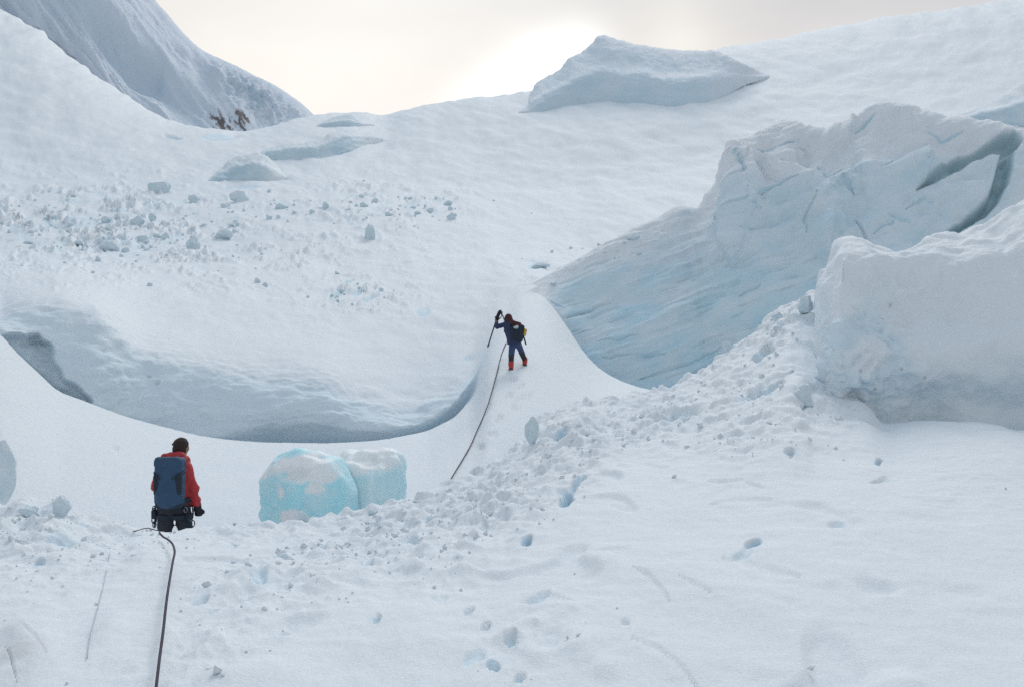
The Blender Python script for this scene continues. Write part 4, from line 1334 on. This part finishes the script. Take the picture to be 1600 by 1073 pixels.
def c1_jacket(p):
    ds = [ell(p, (0, .05, 1.30), (.225, .155, .25)), rbox(p, (0.01, .04, 1.10), (.20, .15, .24), .12), ell(p, (0, .04, 1.44), (.20, .12, .10)),
          cap(p, (.16, .05, 1.42), (.255, .02, 1.16), .082, .070), cap(p, (.255, .02, 1.16), (.28, .10, .93), .070, .060),
          cap(p, (-.155, .05, 1.42), (-.205, .0, 1.19), .082, .068), cap(p, (-.205, .0, 1.19), (-.16, .24, 1.04), .066, .055),
          # hood lying thick round the neck
          cap(p, (-.06, -.04, 1.555), (.12, -.05, 1.56), .075, .080), cap(p, (-.06, -.04, 1.555), (-.03, .10, 1.55), .06, .055), cap(p, (.12, -.05, 1.56), (.15, .08, 1.53), .06, .055)]
    d = smin(ds, .045)
    d = np.maximum(d, .90 - p[..., 2] + 0.02 * np.sin(p[..., 0] * 30))
    return d


solid('jacket', c1_jacket, lo, hi, .0125, M_RED, p1, fold=.022, fs=7)


def c1_trousers(p):
    ds = [ell(p, (0, .03, .93), (.185, .15, .16)), cap(p, (-.095, .02, .92), (-.12, .06, .50), .118, .088), cap(p, (-.12, .06, .50), (-.125, -.02, .12), .086, .078),
          cap(p, (.10, .03, .92), (.125, .18, .50), .118, .088), cap(p, (.125, .18, .50), (.135, .12, .12), .086, .078)]
    return smin(ds, .03)


solid('trousers', c1_trousers, lo, hi, .0125, M_DARK, p1, fold=.02, fs=8)
for sx, y in ((-.12, .04), (.13, .18)):
    solid('boot', lambda p: smin([ell(p, (sx, y, .055), (.062, .16, .055)), cap(p, (sx, y - .06, .06), (sx, y - .06, .19), .062, .068), rbox(p, (sx, y, .015), (.058, .155, .022), .012)], .03),
          (sx - .15, y - .25, -.05), (sx + .15, y + .25, .32), .011, M_BOOT, p1)


def c1_hat(p):
    d = smin([ell(p, HD + (0, -.008, .035), (.098, .112, .098)), ell(p, HD + (-.01, -.045, -.03), (.090, .075, .085)), cap(p, HD + (-.10, -.03, .045), HD + (-.06, -.02, .06), .012, .02)], .02)
    return np.maximum(d, -(ell(p, HD + (0, .10, -.05), (.085, .085, .10))))


solid('hat', c1_hat, (-.2, -.2, 1.4), (.3, .35, 1.9), .0085, M_HAIR, p1, fold=.008, fs=18)


def c1_harness(p):
    belt = np.abs(ell(p, (0, .03, .93), (.20, .165, .40))) - .014
    belt = np.maximum(belt, np.abs(p[..., 2] - .955) - .032)
    lp = []
    for sx in (-1, 1):
        q = p - np.array([sx * .10, .04, .80])
        tor = np.abs(np.linalg.norm(q[..., :2] / np.array([.125, .125]), axis=-1) - 1) * .125 - .014
        lp.append(np.maximum(tor, np.abs(q[..., 2]) - .026))
    return np.minimum(belt, np.minimum(*lp))


solid('harness', c1_harness, (-.4, -.3, .6), (.4, .4, 1.05), .011, M_PACKD, p1)
for k, (x, y, z, r_, ro) in enumerate([(-.235, -.02, .86, .045, 30), (-.25, .03, .80, .042, 80), (-.225, -.05, .76, .050, 10), (-.24, 0, .69, .04, 50), (.225, -.05, .84, .05, 10), (.235, 0, .78, .045, 60),
                                       (.21, -.09, .76, .045, -20), (.25, .05, .85, .042, 100), (.255, .02, .70, .04, 20), (.20, -.10, .90, .035, 0), (-.215, -.08, .91, .035, 0)]):
    ring('carabiner', (x, y, z), r_, .0075, M_METAL if k % 2 else M_PACKD, p1, ro)
for x, y, z, ln in [(-.225, -.03, .90, .20), (.22, -.06, .92, .24), (.245, .03, .92, .2), (-.245, .03, .92, .28)]:
    tube('sling', spline([(x, y, z), (x + .012, y - .01, z - ln * .5), (x - .008, y, z - ln)], 8), .009, M_PACKD, p1)
for x, z in ((-.232, .83), (.215, .80)):
    solid('gear_pouch', lambda p: rbox(p, (x, -.02, z), (.032, .05, .06), .02), (x - .1, -.15, z - .12), (x + .1, .1, z + .12), .012, M_PACKD, p1)

solid('glove', lambda p: np.minimum(hand(p, (.285, .13, .885), (0.02, .15, -1), -1), cap(p, (.283, .11, .94), (.286, .13, .86), .045, .044)) - .006, (.1, -.05, .68), (.45, .35, 1.02), .008, M_GLOVE, p1)
# rucksack worn by the near climber
pk = empty('rucksack', O1)
tag(pk, 'tall blue rucksack on the back of the red-jacketed climber', 'rucksack')
pkx = .045


def pack_main(p):
    d = rbox(p, (pkx, -.24, 1.26), (.175, .125, .29), .07)
    d = smin([d, ell(p, (pkx, -.33, 1.12), (.14, .08, .18))], .05)
    return d


solid('pack_body', pack_main, (-.35, -.5, .85), (.3, .02, 1.7), .0125, M_PACK, pk, fold=.014, fs=7)
solid('pack_lid', lambda p: rbox(p, (pkx, -.235, 1.525), (.180, .14, .075), .06, rotm(-6, 0, 0)), (-.35, -.5, 1.35), (.3, .05, 1.75), .0125, M_PACK, pk, fold=.012, fs=8)
for sx in (-1, 1):
    solid('side_pocket', lambda p: rbox(p, (pkx + sx * .135, -.315, 1.26), (.045, .055, .14), .035), (-.35, -.5, 1.0), (.3, -.1, 1.55), .012, M_PACKD, pk, fold=.01)
    tube('compression_strap', spline([(pkx + sx * .17, -.12, 1.42), (pkx + sx * .19, -.25, 1.41), (pkx + sx * .13, -.385, 1.38), (pkx + sx * .08, -.40, 1.33)], 10), .010, M_PACKD, pk)
    tube('shoulder_strap', spline([(pkx + sx * .10, -.12, 1.50), (sx * .105, .00, 1.53), (sx * .11, .13, 1.49), (sx * .12, .205, 1.32), (sx * .15, .17, 1.12), (sx * .17, .0, 1.03), (pkx + sx * .13, -.14, 1.02)], 20), .020, M_PACKD, pk)
solid('pack_base', lambda p: rbox(p, (pkx, -.235, 1.0), (.165, .12, .055), .045), (-.35, -.5, .85), (.3, .02, 1.15), .0125, M_PACKD, pk, fold=.008)
solid('hip_belt', lambda p: np.maximum(np.abs(ell(p, (0, .01, 1.02), (.215, .19, .5))) - .02, np.abs(p[..., 2] - 1.01) - .035), (-.35, -.35, .9), (.35, .35, 1.12), .012, M_PACKD, pk)

# --- far climber on the steep snow, reaching up with a pole
D2 = 31.0
g = ground(799, 577, [1])
D2 = float(g[1]) if g is not None else D2
S2 = D2 / 31.0
O2 = at(805, 576, D2)
p2 = empty('person', O2)
tag(p2, 'climber in dark blue jacket and red boots leaning up the slope, one arm raised', 'person')
p2.scale = (S2, S2, S2)


def q2(px, py, y=0.0):      # a photo point at local depth y -> local coordinates
    w_ = at(px, py, 31.0 + y) - at(805, 576, 31.0)
    return np.array(w_)


def foot_y(px, py, dflt):
    g_ = ground(px, py, [1], 2.5)
    return float(np.clip((g_[1] - D2) / S2, dflt - .35, dflt + .5)) if g_ is not None else dflt


fyL, fyR = foot_y(799, 577, .02), foot_y(820, 571, .2)
aL, kL, hL = q2(798.5, 571, fyL), q2(799, 553, .06), q2(801, 537, .12)
aR, kR, hR = q2(820, 564.5, fyR), q2(815, 549, (fyR + .14) / 2), q2(809, 537, .14)
pel = q2(804.5, 534, .14)
chs = q2(800, 515, .30)
shL, shR = q2(792, 507, .36), q2(808, 508, .34)
nk = q2(797, 503, .40)
HD2 = q2(794.5, 498.0, .46)
elL, wrL = q2(777, 510, .38), q2(776, 500, .52)
elR, wrR = q2(816, 518, .46), q2(808, 520, .66)
lo2, hi2 = (-.95, -.45, -.1), (.65, 1.0, 1.9)


def c2_body(p):
    ds = [ell(p, HD2, (.085, .10, .115)), cap(p, nk, HD2, .06, .055), ell(p, chs, (.17, .13, .22)), ell(p, pel, (.15, .12, .13)), cap(p, pel, chs, .13, .14),
          cap(p, shL, elL, .055, .045), cap(p, elL, wrL, .042, .032), cap(p, shR, elR, .055, .045), cap(p, elR, wrR, .042, .032),
          cap(p, hL, kL, .085, .058), cap(p, kL, aL, .055, .04), cap(p, hR, kR, .085, .058), cap(p, kR, aR, .055, .04),
          ell(p, aL + (0, .06, -.05), (.045, .12, .04)), ell(p, aR + (0, .06, -.05), (.045, .12, .04)),
          cap(p, HD2 + (0, .095, 0), HD2 + (0, .12, -.035), .012, .016), ell(p, HD2 + (.088, 0, -.01), (.014, .03, .035)), ell(p, HD2 + (-.088, 0, -.01), (.014, .03, .035))]
    return smin(ds, .035)


solid('body', c2_body, lo2, hi2, .017, M_SKIN, p2)


def c2_jacket(p):
    ds = [ell(p, chs + (-.03, 0, .02), (.23, .18, .24)), cap(p, chs - (.03, 0, .05), pel - (.03, 0, .02), .195, .215), cap(p, shL, shR, .10, .10),
          cap(p, shL, elL, .088, .074), cap(p, elL, wrL + (0, 0, -.05), .072, .056), cap(p, shR, elR, .088, .07), cap(p, elR, wrR, .068, .052)]
    d = smin(ds, .05)
    return np.maximum(d, (pel[2] - .10) - p[..., 2] + 0.02 * np.sin(p[..., 0] * 25))


solid('jacket', c2_jacket, lo2, hi2, .017, M_BLUEJ, p2, fold=.025, fs=7)
solid('hood', lambda p: np.maximum(smin([ell(p, HD2 + (0, -.02, .01), (.125, .135, .15)), cap(p, nk + (.0, -.03, 0), HD2 - (0, .03, .03), .12, .11)], .04),
                                   -ell(p, HD2 + (0, .13, -.02), (.085, .08, .10))), lo2, hi2, .016, M_BROWN, p2, fold=.012, fs=12)
solid('trousers', lambda p: smin([ell(p, pel - (0, 0, .05), (.18, .15, .13)), cap(p, hL, kL - (0, 0, .02), .112, .092), cap(p, hR, kR - (0, 0, .02), .112, .090)], .03), lo2, hi2, .017, M_BLUEP, p2, fold=.02, fs=8)
for kk, aa in ((kL, aL), (kR, aR)):
    solid('gaiter', lambda p: smin([cap(p, kk - (0, 0, .04), aa + (0, 0, .05), .090, .078), ell(p, kk - (0, 0, .03), (.098, .09, .06))], .02), lo2, hi2, .016, M_GAIT, p2, fold=.010, fs=14)
    bx, by, bz = aa
    solid('boot', lambda p: smin([ell(p, (bx, by + .05, bz - .045), (.075, .17, .07)), cap(p, (bx, by, bz), (bx, by, bz + .07), .082, .09)], .03), (bx - .3, by - .3, bz - .25), (bx + .3, by + .4, bz + .3), .015, M_BOOT, p2)
    cr_ = solid('crampon', lambda p: np.minimum(rbox(p, (bx, by + .04, bz - .105), (.075, .17, .014), .01), np.minimum.reduce([cap(p, (bx + sx * .06, by + yy, bz - .11), (bx + sx * .065, by + yy, bz - .17), .012, .005)
                for sx in (-1, 1) for yy in (-.10, 0, .10, .2)])), (bx - .2, by - .3, bz - .25), (bx + .2, by + .35, bz), .011, M_CRAMP, p2)
solid('glove', lambda p: hand(p, wrL + (.0, 0, -.03), (-.02, .15, 1), 1, 1.35), lo2, hi2, .012, M_GLOVE, p2)
solid('glove', lambda p: hand(p, wrR, (-.6, .5, .2), -1, 1.25), lo2, hi2, .012, M_GLOVE, p2)


def world2(px, py, y):
    return O2 + q2(px, py, y) * S2


# rucksack of the far climber
pk2 = empty('rucksack', O2)
pk2.scale = (S2, S2, S2)
tag(pk2, 'dark rucksack with a yellow side pocket on the far climber', 'rucksack')
pc = q2(808.5, 520, .08)
rt = rotm(-14, 0, 0) @ rotm(0, 8, 0)
solid('pack_body', lambda p: rbox(p, pc, (.20, .12, .27), .08, rt), (pc[0] - .4, -.5, .6), (pc[0] + .4, .6, 1.7), .016, M_PACKD, pk2, fold=.014, fs=8)
lc = q2(805.5, 506.5, .16)
solid('pack_lid', lambda p: smin([rbox(p, lc, (.17, .15, .075), .06, rotm(-12, 18, 0)), cap(p, q2(811, 508, .1), q2(818, 516, .08), .07, .06)], .05), (lc[0] - .4, -.4, 1.0), (lc[0] + .5, .7, 1.75), .016, M_BROWN, pk2, fold=.012)
yc = q2(820.5, 519.5, .06)
solid('side_pocket', lambda p: rbox(p, yc, (.045, .07, .115), .035, rotm(0, 12, 0)), yc - .25, yc + .25, .014, M_YEL, pk2, fold=.006)
wc = q2(806, 511.5, -.07)
solid('patch', lambda p: smin([ell(p, wc, (.075, .05, .045)), ell(p, wc + (.04, 0, .02), (.045, .05, .05))], .02), wc - .2, wc + .2, .012, M_WHT, pk2, fold=.006, fs=14)
for sx in (-1, 1):
    tube('shoulder_strap', spline([pc + (sx * .12, .10, .2), shL * (.5 - sx * .5) * .0 + (shR if sx > 0 else shL) + (0, -.02, .10), (shR if sx > 0 else shL) + (-.01 * sx, .16, -.02), pc + (sx * .15, .34, -.12), pc + (sx * .14, .10, -.2)], 16), .022, M_PACKD, pk2)

# ice axe hanging at the rucksack
ax = empty('ice_axe', world2(819, 527, .02))
tag(ax, 'dark ice axe shaft sticking out below the far climber rucksack', 'ice axe')
o0 = world2(819, 527, .02)
tube('shaft', [world2(817, 522, .02) - o0, world2(822, 538.5, .0) - o0], .019, M_GLOVE, ax)
tube('head', spline([world2(813, 523, .02) - o0, world2(817, 521.5, .02) - o0, world2(821, 523, .02) - o0], 8), [.006, .01, .014, .018, .018, .014, .01, .006], M_METAL, ax)

# trekking pole in the raised hand
tp = empty('trekking_pole', world2(762, 542.5, .30))
tag(tp, 'thin dark trekking pole held up in the raised hand of the far climber', 'trekking pole')
o0 = world2(762, 542.5, .30)
hnd = world2(776.0, 498, .53)
tube('shaft', [np.zeros(3), hnd - o0], .017, M_GAIT, tp)
tube('grip', [hnd - o0, world2(781, 487, .56) - o0], .045, M_GLOVE, tp)
tube('pommel', [world2(780, 488.5, .56) - o0, world2(784, 487, .56) - o0], .055, M_GLOVE, tp)
b0 = world2(763.2, 539.5, .31) - o0
tube('basket', [b0, b0 + (0.002, 0, .012)], .045, M_GAIT, tp, 10)
tube('wrist_strap', spline([world2(783, 488, .56) - o0, world2(784, 492, .55) - o0, world2(782, 497, .54) - o0, world2(779, 499, .53) - o0], 12), .012, M_GLOVE, tp)
t2_ = empty('ice_tool', world2(790, 504, .45))
tag(t2_, 'slim grey tool shaft beside the hood of the far climber, under the raised hand', 'ice tool')
o0 = world2(790, 504, .45)
tube('shaft', [world2(783.5, 488, .55) - o0, world2(790, 505, .42) - o0], .017, M_METAL, t2_)
tube('pick', spline([world2(781, 489.5, .55) - o0, world2(783.5, 487.5, .55) - o0, world2(786, 488, .55) - o0], 6), .012, M_METAL, t2_)

# ------------------------------------------------------------------ ropes
def laid(pts, which, lift):
    out_ = []
    for x, y in pts:
        g = ground(x, y, which, 3.0)
        p = at(x, y, g[1]); p[2] += lift
        p = at(x, y, g[1] * (1 - lift / 2.5)) + np.array([0, 0, lift * 0.5])
        out_.append(p)
    return out_


pts = [(241, 1100), (244, 1073), (249, 1030), (255, 985), (260, 940), (266, 900), (271, 872), (273, 862), (270, 850), (262, 842), (255, 838), (249, 832)]
q_ = spline([(x, y, 0) for x, y in pts], 80)
D_ = np.array([ground(x, min(y, 1090), [0], 3.0)[1] for x, y, _ in q_])
lowD = np.array([D_[max(0, i - 4):i + 5].min() for i in range(80)])
lowD = np.convolve(np.pad(lowD, 4, mode='edge'), np.ones(9) / 9, 'valid') * 0.988
rp = [at(x, y, d) for (x, y, _), d in zip(q_, lowD)]
ro = tube('rope', rp, np.interp(np.arange(80), [0, 79], [.0075, .0095]), M_ROPE, None, 8)
tag(ro, 'dark climbing rope lying over the near snow from the bottom edge to the rim', 'rope')
pts = [(250, 834), (243, 829), (232, 826), (220, 828), (208, 831)]
rp = spline(laid(pts, [0], .02), 30)
tag(tube('cord', rp, .005, M_ROPE, None, 6), 'short thin cord curling left on the rim below the near climber', 'cord')
pts = [(690, 775), (697, 762), (708, 742), (722, 719), (737, 692), (745, 673), (752, 658), (763, 630), (771, 603), (777, 580), (782, 560)]
rp = []
for x, y in pts:
    g = ground(x, y, [1], 3.0)
    rp.append(at(x, y, g[1] * 0.992))
rp.append(world2(787, 545, .0)); rp.append(world2(791, 536, .02))
rp = spline(rp, 120)
tag(tube('rope', rp, np.interp(np.arange(120), [0, 119], [.010, .014]), M_ROPE, None, 8), 'purple rope running down from the far climber waist to the rubble bank', 'rope')
pts = [(172, 862), (166, 895), (158, 930), (149, 965), (140, 1000), (136, 1030)]
tag(tube('cord', spline(laid(pts, [0], .01), 40), .0028, M_ROPE2, None, 6), 'faint pale thin cord on the snow left of the near rope', 'cord')
print('chunks', n_ch)
